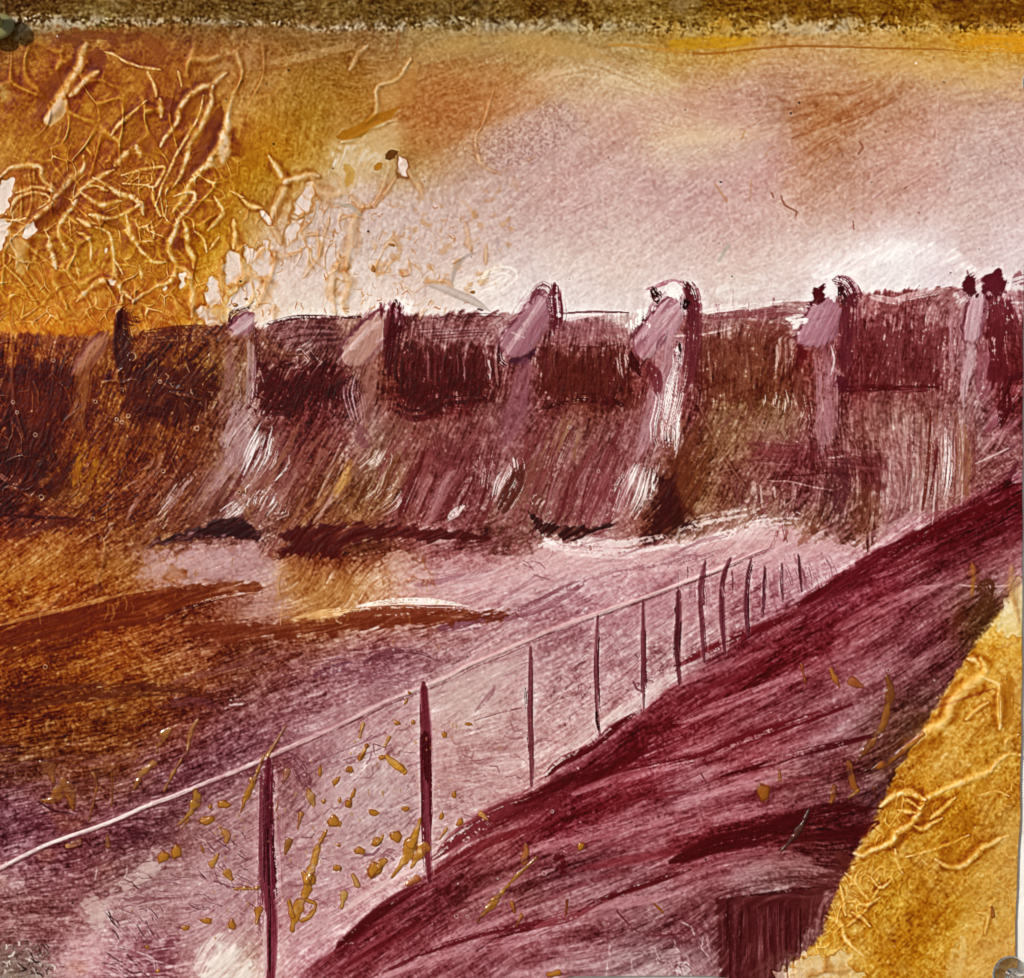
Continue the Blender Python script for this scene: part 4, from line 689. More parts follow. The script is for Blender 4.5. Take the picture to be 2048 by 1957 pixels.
for v, s, w, c, o, d_ in [
    ('E', '775,860 745,990 700,1090 655,1190', [7, 10, 6], '581420', .8, .4), ('E', '880,850 850,990 800,1110 775,1200', [5, 9, 6], '5c1c24', .8, .4), ('E', '475,830 440,960 380,1110 330,1250', [6, 12, 20], '581818', .8, .4),
    ('E', '640,960 560,1060 470,1170', 10, 'a07478', .6, .7), ('E', '1395,980 1360,1110 1345,1240', [6, 8, 4], '64202c', .8, .4), ('E', '1300,960 1260,1120 1225,1210', 7, '64202c', .6, .6), ('E', '1150,700 1080,830 1000,980', [6, 16, 10], '6c302c', .7, .6),
    ('E', '975,870 985,960 940,1060 920,1120 880,1200', [14, 22, 14], 'e8d4d0', .9, .95), ('E', '820,880 800,1000 790,1100', 14, 'c8a4a8', .6, 1.0), ('E', '1010,930 990,1020 940,1110 895,1205', [20, 34, 24], '54241c', .85, .35), ('E', '1100,890 1080,1000 1040,1080', [30, 30, 16], '7c4c3c', .5, .5),
    ('E', '700,1150 640,1200 600,1240', [4, 12, 5], 'ecdcd8', .8, .8), ('E', '1090,1190 1150,1130 1200,1110', [8, 26, 10], 'd8b8b0', .7, 1.0), ('E', '1700,930 1660,1050 1620,1150 1580,1230', [20, 34, 22], 'ecdcd8', .9, .95), ('E', '1640,880 1610,1000 1570,1200', [8, 12, 6], 'a8747c', .6, .6),
    ('E', '230,830 180,900 90,970', [14, 24, 10], 'e8d4c8', .75, 1.0), ('E', '250,960 200,1080 80,1150', 10, 'dcc0a8', .6, 1.0), ('E', '350,1040 300,1120 200,1200', [8, 14, 8], 'e4ccc4', .8, 1.0), ('E', '180,1000 120,1100 70,1200', [14, 20, 10], '5c2c08', .7, .5), ('E', '60,900 20,1010 -40,1100', [12, 20, 10], 'c88c34', .5, .8),
    ('E', '290,640 320,700 340,780', [40, 60, 30], '84584c', .5, .3), ('E', '160,820 120,760 130,700', [26, 30, 20], '704050', .6, .3), ('E', '560,760 590,860 700,880', [30, 50, 30], '5c2428', .5, .4),
    ('D', '1490,690 1440,800 1400,900 1350,1010', [26, 46, 30], 'e4d4d4', .85, 1.05), ('D', '1540,1050 1490,1130 1440,1220', [20, 34, 14], 'e8d8d8', .85, 1.0), ('D', '1340,1150 1270,1220 1220,1270', [8, 16, 8], 'e0cccc', .7, 1.0), ('D', '1120,930 1010,1060 900,1200', [10, 24, 10], 'a88890', .7, .7),
    ('D', '1000,1020 940,1120 850,1240', [5, 10, 6], 'b09494', .7, .9), ('D', '940,1180 900,1230 860,1300', [6, 12, 6], 'e0c0a0', .7, .9), ('D', '1220,560 1260,640 1300,720', [14, 20, 10], '8c6070', .6, .6), ('D', '1390,380 1400,480 1390,600', [14, 22, 16], 'b09498', .65, .9),
    ('D', '1330,560 1320,640 1270,780 1230,840', [16, 26, 16], 'a48894', .6, .7), ('D', '440,880 430,960 410,1050', [8, 18, 5], 'b0700c', .8, .2), ('D', '540,890 520,960 500,1000', [12, 18, 6], 'a0640c', .7, .3), ('D', '460,200 540,240 420,390', [6, 12, 22], '9c6c48', .7, .3),
    ('D', '560,210 520,260 450,340', [6, 14, 14], 'b88050', .6, .3), ('D', '1600,370 1700,340 1640,310', [14, 26, 10], 'dcc8c0', .45, 1.1), ('D', '1760,240 1700,290 1620,300', [6, 10, 5], 'c8b0ac', .6, 1.0),
    ('D', '1450,600 1570,620 1700,580', [12, 22, 12], '38040c', .7, .4), ('D', '760,650 830,620 940,640', [20, 30, 16], '340804', .7, .4), ('D', '30,820 200,850 300,900', [60, 90, 60], '3c1004', .4, .4),
    ('D', '0,1210 200,1220 420,1225', [10, 8, 4], '34080c', .7, .4), ('D', '0,980 20,1000 45,1010', 8, 'b090a8', .5, .4), ('D', '500,800 560,760 700,700 740,600', [40, 60, 50, 20], '84503c', .35, .5),
    ('F', '210,800 120,950 60,1100 20,1240', [16, 40, 50, 30], '74401c', .6, .5), ('F', '640,500 660,600 620,700', [26, 40, 20], 'e0c8b8', .75, 1.15), ('F', '730,500 760,640 775,850 762,1010', [6, 12, 9, 6], '5c1c28', .8, .35), ('F', '700,400 705,520 730,640', [18, 22, 12], '6c3830', .6, .3),
    ('F', '440,870 600,850 760,870 900,860', [16, 30, 20], '6c2838', .4, .5), ('F', '520,1015 650,1020 780,1050 900,1070', 3, 'd8b4b0', .5, .7), ('F', '560,980 700,985 900,970', 3, '50181c', .7, .4), ('F', '860,890 960,875 1070,850', 3, 'd8b8b4', .55, .6), ('F', '860,895 865,960 868,1060', 3, 'd0a8a4', .7, .6),
    ('F', '1350,600 1340,800 1325,1130', 5, '5c2030', .6, .4), ('F', '1440,620 1430,850 1410,1060 1385,1230', [5, 8, 6], '6c2c20', .8, .35), ('F', '1480,820 1450,1000 1430,1130', 5, '5c2028', .7, .4), ('F', '1560,600 1600,780 1590,1150', [6, 10, 10], '905c3c', .5, .4),
    ('F', '1530,640 1540,850 1520,1080 1470,1190', [5, 9, 6], 'e8d4d4', .7, .9), ('F', '1620,700 1640,900 1640,1150', [14, 20, 16], '94603c', .5, .5), ('F', '1340,1280 1400,1240 1460,1180', [6, 16, 10], 'ecd8d8', .7, 1.0), ('F', '900,960 990,1000 900,1200', [22, 30, 22], '4c1c30', .5, .4),
    ('F', '0,600 20,750 -10,950', [8, 14, 8], 'dcc0c0', .6, 1.0), ('F', '700,1380 800,1300 870,1270', [16, 26, 20], '703c28', .75, .35), ('F', '1880,830 1800,870 1690,920', 3, 'e0b8b8', .7, .4), ('F', '1940,900 1900,970 1860,1010', [10, 16, 6], '602848', .7, .3), ('F', '1900,1020 1940,990 1963,960', [10, 18, 14], 'dcc8cc', .6, .85)]:
    (scum(at(v, s), np.array(w) * 2.2, c, o * 1.1) if d_ >= .9 else st(v, s, w, c, o, dry=d_, hr=.5))
# bundles at the wall foot
fl('F', '862,885 1005,880 1012,1000 1005,1110 985,1230 960,1300 930,1250 905,1290 862,1290 850,1180 870,1050', '542838', .4, dry=.1, soft=6, rag=5)
fl('F', '1010,860 1080,850 1170,900 1180,980 1140,1080 1060,1060 1010,980', '582024', .4, soft=9, rag=7)
fl('F', '1010,1060 1130,1065 1135,1200 1120,1320 1100,1300 1085,1400 1060,1330 1020,1320 985,1300 1000,1180', '744030', .5, dry=.05, soft=5, rag=5)
for x, y0, y1 in [(950, 1250, 1330), (990, 1250, 1330), (1040, 1280, 1350), (1086, 1300, 1415), (1110, 1290, 1380), (880, 1230, 1310), (1125, 1250, 1330)]: st('F', f'{x},{y0} {x},{y1}', 6, '50201c', .8, dry=.4, taper=(.1, .5))
fl('E', '1785,1000 1870,980 1905,1100 1963,1220 1975,1290 1860,1300 1770,1370 1680,1388 1700,1330 1755,1270 1770,1140', '3a100c', .8, tex=.3, soft=4, rag=4)
fl('F', '-10,1200 60,1220 90,1250 50,1290 -10,1310', '3a180c', .8, soft=4, rag=4)
fl('E', '1870,900 1990,800 1990,1200 1900,1100', '643018', .5, soft=10, rag=6, tex=.5)
# bare ground scumbles along the foot of the wall
for v, s, w, o in [('E', '1090,1390 1160,1350 1260,1380 1420,1390 1600,1400 1800,1360 1963,1340', [20, 34, 26, 18], .75), ('F', '0,1360 150,1310 300,1270 460,1230 640,1210 800,1230', [34, 44, 40, 24], .75), ('F', '330,1330 450,1290 600,1300', [20, 30, 20], .6), ('E', '1150,1320 1230,1370 1210,1400', 16, .9)]:
    st(v, s, w, 'f0e0e0', o, dry=1.15, fr=.5)
hatch('F', 60, 560, 1180, 1380, 160, 32, 40, ['ecd8d8', 'd8b8bc', '74402c'], w=(2, 7), jit=10, dry=1.1)
hatch('F', 560, 860, 1150, 1290, 110, -110, 22, ['6c3028', 'dcc0c0'], w=(2, 6), jit=14, dry=.9)

# ridges and bubbles in the varnish over the left of the wall
wd_ = worley(42, 91, .8, 1.7, 16); vm = sm(560, 380, XX + .25 * (YY - 700)) * sm(610, 640, YY) * sm(1120, 1000, YY) * sm(.1, 1.1, noise(40, 92) + .35)
n_ = np.exp(-(wd_ / 2.4) ** 2) * vm; n_ = n_ * sm(-.3, 1.0, noise(14, 93)); A_ = (n_ * .5)[..., None]; D[:] = D * (1 - A_) + dens('a87440') * A_; HT += 1.7 * n_; GL = np.maximum(GL, n_)
D += (np.exp(-((wd_ - 5) / 3.5) ** 2) * vm * .3)[..., None] * dens('a06030'); fg = sm(.7, 2., N40) * vm * .3; D[:] = D * (1 - fg[..., None]) + dens('a86414') * fg[..., None]; del wd_, fg
for s, w in [('60,150 75,250 70,380 75,560 100,660 135,790', 7), ('175,60 215,160 232,280', 5), ('660,-10 655,100 665,170', 6), ('665,170 700,200 740,240 790,300', 5), ('1085,40 1100,130 1085,240', 8), ('1130,170 1190,240 1200,320 1185,375', 9),
             ('1230,230 1300,200 1370,210 1400,290', 12), ('1370,250 1390,380 1375,500 1380,600', 9), ('1440,150 1500,230 1580,300 1700,310', 6), ('900,460 950,490 1030,500', 6), ('960,520 1060,540 1120,560', 7), ('1160,890 1210,920 1260,960 1340,1010', 8),
             ('1280,1070 1340,1060 1380,1080', 8), ('1340,1090 1370,1160 1400,1220 1460,1310', 6), ('820,840 870,870 840,940 780,960', 5), ('700,1050 780,1020 800,1040', 5), ('640,1090 600,1160 600,1240', 5), ('350,700 380,660 430,620', 4), ('330,460 370,500 400,580', 4),
             ('590,1380 570,1480 550,1580 545,1650', 10), ('500,920 495,980', 7), ('560,1300 590,1380', 7), ('340,1650 280,1720 220,1760', 7), ('620,1260 640,1330', 8), ('800,1300 850,1250 920,1230', 6), ('730,1200 760,1330', 4), ('960,900 1010,1010', 4), ('1160,550 1150,650 1170,720 1230,760', 6), ('1200,760 1220,830 1250,900', 5), ('190,460 215,520 220,590', 4), ('450,650 470,700', 4), ('690,950 670,1010 700,1040', 3), ('290,820 300,890', 3)]:
    vn('D', s, w * .8, 2.2, c='9c6838', halo='7c3c10', op=.45, hop=.6, gloss=1.)
def ring(v, x, y, r, c='a07850'):
    o = TV[v]; x = o[0] + x * o[2]; y = o[1] + y * o[2]; r *= o[2]; sl = win(np.array([[x, y]]), r * 2 + 3); d = np.hypot(XX[sl] - x, YY[sl] - y)
    g = np.exp(-((d - r) / max(.9, r * .22)) ** 2); lay(sl, g * .75, c); lay(sl, sm(r * .9, r * .4, d) * .5, '4c1408'); HT[sl] += 1.1 * g; GL[sl] = np.maximum(GL[sl], g)
for x, y, r in [(742, 320, 22), (900, 460, 9), (655, 672, 9), (685, 688, 9), (720, 652, 10), (535, 572, 10), (75, 575, 9), (232, 1108, 13), (200, 758, 10), (915, 962, 10), (98, 632, 8), (685, 505, 9), (1105, 722, 12), (1340, 1078, 9), (520, 1230, 10), (300, 340, 9)]: ring('D', x, y, r, 'b89078')
for v, x, y, r in [('H', 1190, 915, 8), ('H', 1282, 925, 8), ('H', 1145, 1262, 11), ('H', 652, 1502, 10), ('H', 148, 1060, 9), ('H', 714, 1504, 8), ('H', 1480, 1545, 7), ('G', 255, 105, 11), ('G', 988, 285, 9), ('G', 405, 1550, 8), ('I', 1155, 88, 9), ('I', 1202, 122, 9), ('F', 675, 1430, 9), ('E', 1450, 962, 8), ('E', 1285, 715, 7), ('H', 640, 70, 8)]: ring(v, x, y, r, 'c8989c')
vn('F', '140,592 200,720 270,860 330,950 400,1050', 3.5, 1.6, c='94604c', halo='6c3428', op=.6, hop=.6); vn('F', '330,950 280,960 220,990', 3, 1.2, c='8c5c50', halo='6c3428'); vn('F', '330,1000 370,1130 470,1140', 3, 1, c='744048', halo='642c30')
st('E', '1500,760 1600,720 1720,705 1800,730', 4, 'b08890', .5, dry=.5); st('D', '700,780 850,770 900,800', 3, '401008', .6)
hatch('D', 700, 1500, 180, 620, 60, -60, 40, ['a87850', '381004', 'b89070'], w=(1.5, 3.5), jit=60, op=(.3, .7), dry=.4)

# ---------------- buttresses -------------------------------------------
def cap(pid, v, poly, c, hi=None, hic='d8b8bc'):
    q = at(v, poly); sl, d = sdf(q, 30); d = d + 1.6 * N4[sl] + 1.2 * LM[sl]
    lay(sl, sm(-4, 4, d) * .9, c); HT[sl] += 1.6 * sm(-3, 9, d); PID[sl][d > 0] = pid
    m0 = q.mean(0); ev, ax = np.linalg.eigh(np.cov((q - m0).T)); ax1 = ax[:, 1]; ax1 = ax1 * (1 if ax1[1] < 0 else -1); ax2 = np.array([-ax1[1], ax1[0]])
    L = math.sqrt(ev[1]) * 1.75; B = math.sqrt(ev[0]) * 1.55
    lay(sl, sm(-6, -1, d) * sm(5, 0, d) * sm(.6, -.8, ((XX[sl] - m0[0]) * ax2[0] + (YY[sl] - m0[1]) * ax2[1]) / B) * .75, '54203c')
    for k in range(13):
        u = -1 + 2 * (k + .5) / 13; b_ = m0 + ax2 * B * u; l = L * math.sqrt(max(.1, 1 - u * u * .7)) * RS.uniform(.75, 1.1)
        t_ = [hic, c, hic, '84506c', c][RS.randint(5)] if abs(u) < .55 else [c, '84506c', '744058'][RS.randint(3)]
        stroke([b_ - ax1 * l, b_ + ax2 * RS.normal(0, 1.5), b_ + ax1 * l], RS.uniform(4, 8), t_, RS.uniform(.2, .5), dry=.35, hr=.6, step=14, pid=pid, pth=.5)
    if hi: st(v, hi[0], list(np.atleast_1d(hi[1]) * .7), hic, .55, dry=.3, fr=.8, pid=pid)
def col(pid, v, s, w, c, o=.7, d_=.4, mark=True):
    p_ = at(v, s); w = np.atleast_1d(np.array(w, float))
    if d_ >= .9: scum(p_, w * 2.0, c, min(1, o * 1.3), pid=pid if mark else None, pth=.3)
    else: stroke(p_, w * 1.12, c, o, dry=d_ * .6, fr=1.2, soft=.6, hr=.6, pid=pid if mark else None, pth=.25); scum(p_, w * 1.1, c, o * .6)
but = [part('painted_buttress', l) for l in ('ochre smudged buttress on the far left', 'broken pale buttress under amber gel', 'pinkish brown buttress cap with a dark right edge', 'mauve rounded buttress cap with purple underside',
       'tall pale buttress with black topped cap', 'wide mauve buttress with dark arched top', 'narrow mauve buttress beside a dark slot')]
b = but[0]
col(b, 'Z', '232,600 236,640 240,690 236,730 244,780', [14, 26, 24, 18, 10], '401404', .8); col(b, 'Z', '190,672 170,700 160,740 165,800', [22, 16, 12], '844c2c', .5, .6); col(b, 'Z', '205,652 180,685', [8, 18], 'a06c48', .7)
st('D', '665,60 660,180 668,330', [5, 7, 5], '8c5c48', .7); st('D', '700,50 720,100 800,120', [24, 30, 6], '50140c', .75, dry=.4); st('D', '690,200 730,230 740,260', [12, 18, 6], '34280c', .7, dry=.3)
cap(b, 'D', '415,400 440,320 490,250 560,190 605,185 595,260 540,330 480,400 440,430', '94583c', ('440,380 500,290 580,210', [10, 20, 10]), 'b07c5c')
col(b, 'D', '470,400 450,520 440,640 460,760', [26, 34, 28, 16], '84502c', .55, .3); col(b, 'D', '690,60 675,180 668,330 690,420', [20, 24, 20, 8], '34080a', .85, .1)
b = but[1]
cap(b, 'D', '1280,160 1320,110 1390,70 1420,90 1420,160 1390,200 1330,200', 'ac8c98'); st('D', '1290,150 1300,90 1350,60 1400,40 1430,10', [6, 14, 10, 4], '401428', .85, dry=.5, pid=b)
st('D', '1430,160 1440,300 1430,500', [8, 14, 8], '4c1c20', .7, dry=.4, pid=b); col(b, 'D', '1300,230 1290,400 1260,600 1270,760', [14, 24, 26, 14], '8c6064', .55, .7); col(b, 'D', '1400,230 1410,380 1390,600', [14, 20, 12], 'a88c94', .6, .8)
col(b, 'D', '1380,600 1350,800 1300,900 1180,1060 1050,1220', [20, 36, 40, 30, 10], 'a48084', .5, .85); col(b, 'D', '1220,1260 1330,1180 1440,1040', [4, 16, 10], 'e0cccc', .5, 1.1, False)
b = but[2]
cap(b, 'E', '0,325 50,205 140,120 225,60 285,80 285,190 240,280 160,345 80,370 20,360', 'b4887c', ('60,280 140,200 230,120', 18)); st('E', '200,240 240,215 270,240', 6, 'b494a4', .6, pid=b)
col(b, 'E', '312,10 320,110 305,220 290,330 275,450', [22, 34, 30, 26, 12], '440c1c', .92, .15); st('E', '270,60 262,200 240,330', [6, 9, 6], '541c28', .7, dry=.3, pid=b); st('E', '335,60 345,150', [8, 14], '7c4858', .6, dry=.6, pid=b)
col(b, 'E', '190,360 170,460 150,600 140,700', [28, 34, 36, 26], '946058', .6, .6); col(b, 'E', '80,420 60,520 90,650 110,740', [14, 22, 20, 12], 'a88494', .5, .9)
hatch('B', 200, 330, 1680, 1740, 90, -90, 14, ['84506c', '5c2038', 'ecdcd8'], w=(2, 6), jit=14)
b = but[3]
cap(b, 'E', '900,225 930,170 1000,100 1060,15 1115,-40 1165,-20 1180,80 1140,190 1085,265 1010,318 935,322 902,280', '9c7084', ('985,235 1050,140 1120,40', [16, 24, 14]))
st('E', '960,180 1000,200 1040,215', 4, 'd8b8b4', .7, pid=b); st('E', '892,250 900,340 950,378', [5, 12, 12], '381028', .85, dry=.2, pid=b); st('E', '950,345 1040,335 1090,285 1105,270', [12, 16, 10], '44204c', .8, dry=.35, pid=b)
col(b, 'E', '1205,-90 1205,0 1215,90 1205,190', [14, 30, 28, 14], '5c1c38', .9, .35); col(b, 'B', '1075,1720 1090,1650 1140,1605 1180,1640 1200,1700', [8, 16, 14, 10], '704058', .7, .6)
col(b, 'E', '1040,340 1020,460 1000,600 940,760 900,840', [30, 44, 50, 40, 20], '84506a', .55, .5); st('E', '1120,290 1160,340 1150,480', [10, 14, 8], '5c1c2c', .6, dry=.4)
b = but[4]
col(b, 'E', '1890,170 1870,330 1800,500 1750,640 1710,780 1660,900', [34, 44, 40, 36, 34, 20], 'ac8490', .75, .45)
col(b, 'E', '1895,360 1870,480 1850,600 1820,740 1840,880', [12, 24, 20, 22, 12], 'ecdcdc', .85, .95); col(b, 'E', '1740,900 1700,1020 1660,1120', [20, 26, 16], 'e8d8d8', .5, 1.1)
col(b, 'E', '1710,360 1770,420 1780,540', [14, 26, 12], '642438', .7, .4)
cap(b, 'E', '1638,262 1648,190 1700,112 1780,40 1850,-20 1915,-10 1930,80 1880,180 1810,245 1745,318 1685,332', 'b48c9c', ('1700,220 1790,130 1890,30', [18, 34, 16]), 'dcc0c4')
st('E', '1630,290 1650,360 1690,430', [6, 20, 8], '40080c', .85, dry=.2, pid=b); st('E', '1830,190 1790,250 1780,290', [8, 14, 6], '84506c', .7, dry=.3, pid=b)
st('B', '1715,1625 1780,1605 1850,1580 1920,1590 1960,1615', [5, 8, 10, 14], 'a05c7c', .7, dry=.4, pid=b); st('E', '1755,-70 1775,-30 1780,20', [14, 22, 10], '30080c', .92, dry=.35, pid=b); st('B', '1830,1650 1870,1620 1900,1680', [20, 34, 20], 'f0e8e4', .9, dry=.3, pid=b)
col(b, 'C', '60,1585 95,1640 110,1720 115,1850', [14, 26, 24, 26], '4c1828', .88, .3); col(b, 'F', '112,-10 112,100 105,230 90,380 60,520', [26, 26, 30, 28, 14], '602438', .85, .3); st('C', '70,1680 60,1720 75,1740', [16, 20, 6], '200808', .85, dry=.6, pid=b)
st('F', '30,240 34,300 26,340', [5, 8, 4], '301018', .85, dry=.5, pid=b); st('F', '0,260 20,330 10,430', [14, 20, 10], 'f0e4e4', .8, dry=.7, pid=b)
b = but[5]
col(b, 'F', '830,280 845,420 845,560 850,700 830,860', [34, 44, 46, 40, 20], 'a47484', .7, .5); col(b, 'F', '880,250 900,340 880,420', [5, 8, 4], 'e4ccd0', .7, .8)
cap(b, 'F', '688,245 700,170 735,90 765,25 820,-30 895,-20 930,60 925,160 885,235 805,268 735,262', 'a0708a', ('740,210 800,110 850,20', [16, 26, 16]), 'c49cac')
fl('C', '758,1690 782,1615 840,1600 838,1670 800,1710 765,1720', '4c1020', .9, soft=2, rag=3, pid=b); col(b, 'C', '895,1570 960,1590 1000,1660 1010,1740', [16, 26, 26, 14], '581c34', .9, .4); col(b, 'F', '985,-10 985,100 965,250 960,420', [30, 34, 30, 34], '5c2038', .8, .35)
st('C', '850,1660 880,1620 900,1690', [18, 26, 16], 'e8d8dc', .85, dry=.5, pid=b); st('C', '940,1600 950,1700 960,1720', [14, 18, 8], '280810', .7, dry=.8, pid=b)
fl('F', '684,255 760,290 745,340 705,352 690,310', '540c14', .7, soft=5, rag=3, pid=b); st('F', '920,430 960,470 930,520', [20, 30, 12], '501430', .75, dry=.3, pid=b)
b = but[6]
col(b, 'F', '1680,240 1650,380 1625,480 1625,600', [16, 22, 18, 8], 'c4a0b0', .75, .5); col(b, 'F', '1740,240 1740,400 1720,560', [20, 30, 20], '84485e', .6, .4)
cap(b, 'F', '1632,225 1620,120 1650,10 1690,-60 1740,-30 1742,100 1700,222', 'b08c9c', ('1670,180 1680,80 1700,-10', [8, 16, 8]), 'd0b0bc')
fl('F', '1768,10 1890,0 1882,180 1870,300 1862,480 1800,500 1758,470 1775,300', '581828', .7, soft=6, rag=4, dry=-.4, pid=b); fl('C', '1610,1560 1690,1545 1695,1640 1625,1665', '4c1426', .88, soft=3, rag=4, pid=b)
fl('C', '1735,1570 1785,1500 1840,1545 1865,1650 1800,1670 1750,1660', '541830', .88, soft=3, rag=4, pid=b); st('C', '1700,1560 1710,1640', [10, 14], 'd8bcc4', .8, dry=.3, pid=b)
st('F', '1850,480 1855,600 1820,740', [18, 26, 6], '480a16', .85, dry=.3, pid=b); st('F', '1870,450 1920,430 1970,420', [10, 16, 12], '4c1024', .8, dry=.3); st('C', '1630,1640 1625,1660', 8, '200408', .9, pid=b)
st('F', '1890,20 1963,18', 6, 'd8c0c8', .7, dry=.5); st('C', '1900,1580 1963,1560', [10, 30], '7c4050', .5, dry=.9)
# bare notch between sky and wall
for v, s, o in [('E', '1620,150 1680,80 1755,15 1765,60 1705,120 1640,180', .9), ('F', '620,95 700,50 742,40 735,95 705,160 670,180 650,140', .9), ('B', '1640,1780 1730,1730 1760,1760 1700,1840 1650,1850', .9), ('E', '860,130 970,70 1060,0 1040,40 960,130 890,200', .5), ('F', '1560,-30 1640,-60 1640,10 1590,20', .7), ('E', '340,-20 400,20 370,120 345,90', .8)]:
    fl(v, s, 'f0e8e4', o, soft=3, rag=4, dry=.25)
st('F', '150,70 300,40 480,25 640,8', [8, 12, 8, 5], 'f0e4e0', .7, dry=.9); st('F', '1100,-20 1240,10 1300,-10 1540,-60', [8, 14, 10], 'ecdcdc', .6, dry=.9)

# ---------------- shadows at the wall foot ------------------------------
sh = [part('shadow_stroke', l) for l in ('black brown wedge', 'long dark brown stroke', 'thin black brown sliver')]
fl('D', '800,1400 880,1330 960,1320 1080,1290 1180,1242 1290,1226 1370,1240 1440,1300 1472,1350 1400,1345 1250,1332 1100,1345 960,1370', '301018', .88, tex=.3, soft=3, rag=3, pid=sh[0], h=.8)
fill(np.vstack([at('D', '1548,1312 1640,1280 1800,1262 1963,1252'), at('E', '200,1268 450,1272 650,1292 800,1322 885,1362 840,1374 700,1342 500,1350 300,1338 120,1360 0,1405'), at('D', '1900,1448 1800,1440 1700,1432 1548,1422 1640,1372')]), '48100c', .85, tex=.25, soft=3, rag=3, pid=sh[1], h=.8)
fl('E', '1060,1200 1150,1242 1250,1270 1380,1272 1512,1258 1420,1310 1300,1352 1200,1332 1120,1290', '34120c', .9, tex=.35, soft=2.5, rag=3, pid=sh[2], h=.8)
for k in range(5): st('D', f'{1640-k*10},{1390+k*8} {1590},{1395+k*12} {1535},{1405+k*14}', 5, '48140c', .7, dry=.7, taper=(0, .6))
st('E', '870,1360 920,1400 840,1410', [10, 26, 12], '4c201c', .7, dry=.6); hatch('E', 860, 1080, 1260, 1340, 130, -130, 16, ['5c2c24', '84504c'], w=(3, 9))

# ---------------- water and bank ----------------------------------------
for v, q, c, o in [('E', '380,1580 700,1470 1000,1410 1400,1400 1963,1380 1963,1500 1500,1570 1100,1660 700,1720 400,1700', 'dcb8be', .5), ('D', '820,1400 1060,1380 1480,1400 1560,1480 1550,1600 1200,1590 830,1620', 'c09ca4', .5), ('F', '0,1390 400,1280 860,1290 1000,1330 700,1560 300,1440 0,1520', 'd4a8b4', .45),
                   ('D', '1250,1700 1560,1640 1580,1760 1400,1790 1200,1790', 'c0989c', .45), ('H', '560,220 1040,40 1060,700 800,900 560,1080', 'c8a4a8', .35), ('H', '0,380 440,220 450,900 0,1250', 'c4a4ac', .35), ('G', '1580,620 1963,420 1963,1450 1620,1600', 'c09ca4', .35), ('G', '850,1150 1440,760 1440,1600 1000,1700 700,1500', 'c09ca4', .35), ('E', '1000,1851 1300,1780 1963,1560 1963,1851', 'b88c98', .3)]:
    fl(v, q, c, o * 1.15, soft=22, rag=12, dry=-.3)
for v, s, w, c, o, d_ in [
    ('D', '0,1560 300,1500 600,1480 770,1500', [30, 40, 20], 'a87434', .35, .6), ('E', '60,1745 200,1712 350,1700 520,1702 720,1722', [8, 16, 16, 8], 'fcf0e4', .8, .8), ('D', '1640,1795 1760,1770 1963,1742', [8, 18, 14], 'f0c488', .9, .3), ('E', '0,1752 120,1742', 10, 'e0b070', .7, .4),
    ('E', '0,1790 300,1770 600,1760 880,1790', [30, 40, 34, 10], '74341c', .7, .4), ('E', '420,1600 600,1560 700,1540', [10, 22, 8], '94647c', .5, .6), ('E', '900,1800 1150,1700 1400,1560', [10, 34, 12], '74405a', .55, .6), ('E', '550,1850 750,1800 960,1770', [20, 34, 10], '683a60', .6, .5),
    ('G', '0,330 300,270 600,240 900,235 1150,255 1290,300', [40, 40, 30, 22, 8], '4c2018', .6, .45), ('G', '0,20 200,-20 500,-60', [40, 50, 30], '582408', .5, .4), ('G', '960,200 1200,120 1450,60 1700,20', [10, 30, 30, 12], '6c3c44', .5, .6), ('G', '1280,300 1370,295', 12, 'ecdce0', .7, .9),
    ('G', '880,330 1050,300 1220,320', [10, 26, 14], '5c3060', .6, .4), ('G', '1750,170 1850,110 1963,80', [8, 30, 30], '5c3060', .5, .5), ('H', '120,90 250,40 420,30 560,80', [6, 22, 20, 8], '5c3048', .6, .5), ('H', '0,120 200,160 380,200 460,200', [14, 20, 12], '80506c', .5, .6),
    ('G', '200,850 300,910 420,930', [3, 5, 3], '3c1430', .7, .2), ('G', '0,560 60,570 100,600', [20, 26, 10], '4c2454', .5, .4), ('G', '0,1060 30,1080', 16, '4c1c38', .5, .4), ('G', '0,680 400,640 800,620', [16, 30, 12], '6c4068', .45, .5), ('G', '0,800 300,760 700,740 1000,700', [10, 20, 20, 8], '84587c', .4, .6),
    ('D', '560,1360 600,1290 640,1250', [8, 16, 8], 'b08c98', .6, .6), ('D', '0,1330 100,1320 400,1240 560,1250', [14, 20, 14, 6], '50201c', .6, .4), ('E', '0,1400 100,1420 300,1390', [30, 40, 16], '602c18', .5, .5)]:
    st(v, s, w, c, o, dry=d_)
fl('D', '-10,1835 150,1790 300,1755 700,1660 1100,1600 1380,1578 1490,1600 1440,1642 1300,1660 1200,1682 1000,1742 900,1800 600,1860 -10,1930', '642408', .72, tex=.25, soft=3, rag=3)
st('D', '0,1826 150,1784 300,1748 500,1700 700,1648 900,1618', [5, 8, 7, 5], 'c08c50', .6, dry=.4); st('D', '1000,1742 1200,1675 1340,1650 1480,1638', [4, 6, 4], 'd0b0a8', .6, dry=.4)
st('D', '900,1800 1010,1740 1180,1690 1300,1650', [4, 8, 4], '400c08', .85, dry=.15)
fill(at('Z', '330,1212 420,1196 560,1196 700,1186 850,1172 1000,1178 900,1192 700,1210 500,1228 380,1225'), '6c2c14', .7, tex=.3, soft=3, rag=4)
island('E', '250,1450 300,1400 400,1420 470,1490 520,1570 440,1560 330,1600 270,1540', c='d0b0a8', rim='c08040', op=.35, rag=6)
fl('D', '1575,1500 1700,1480 1963,1560 1963,1730 1640,1800 1560,1740', 'b07840', .4, soft=12, rag=8, tex=.6)
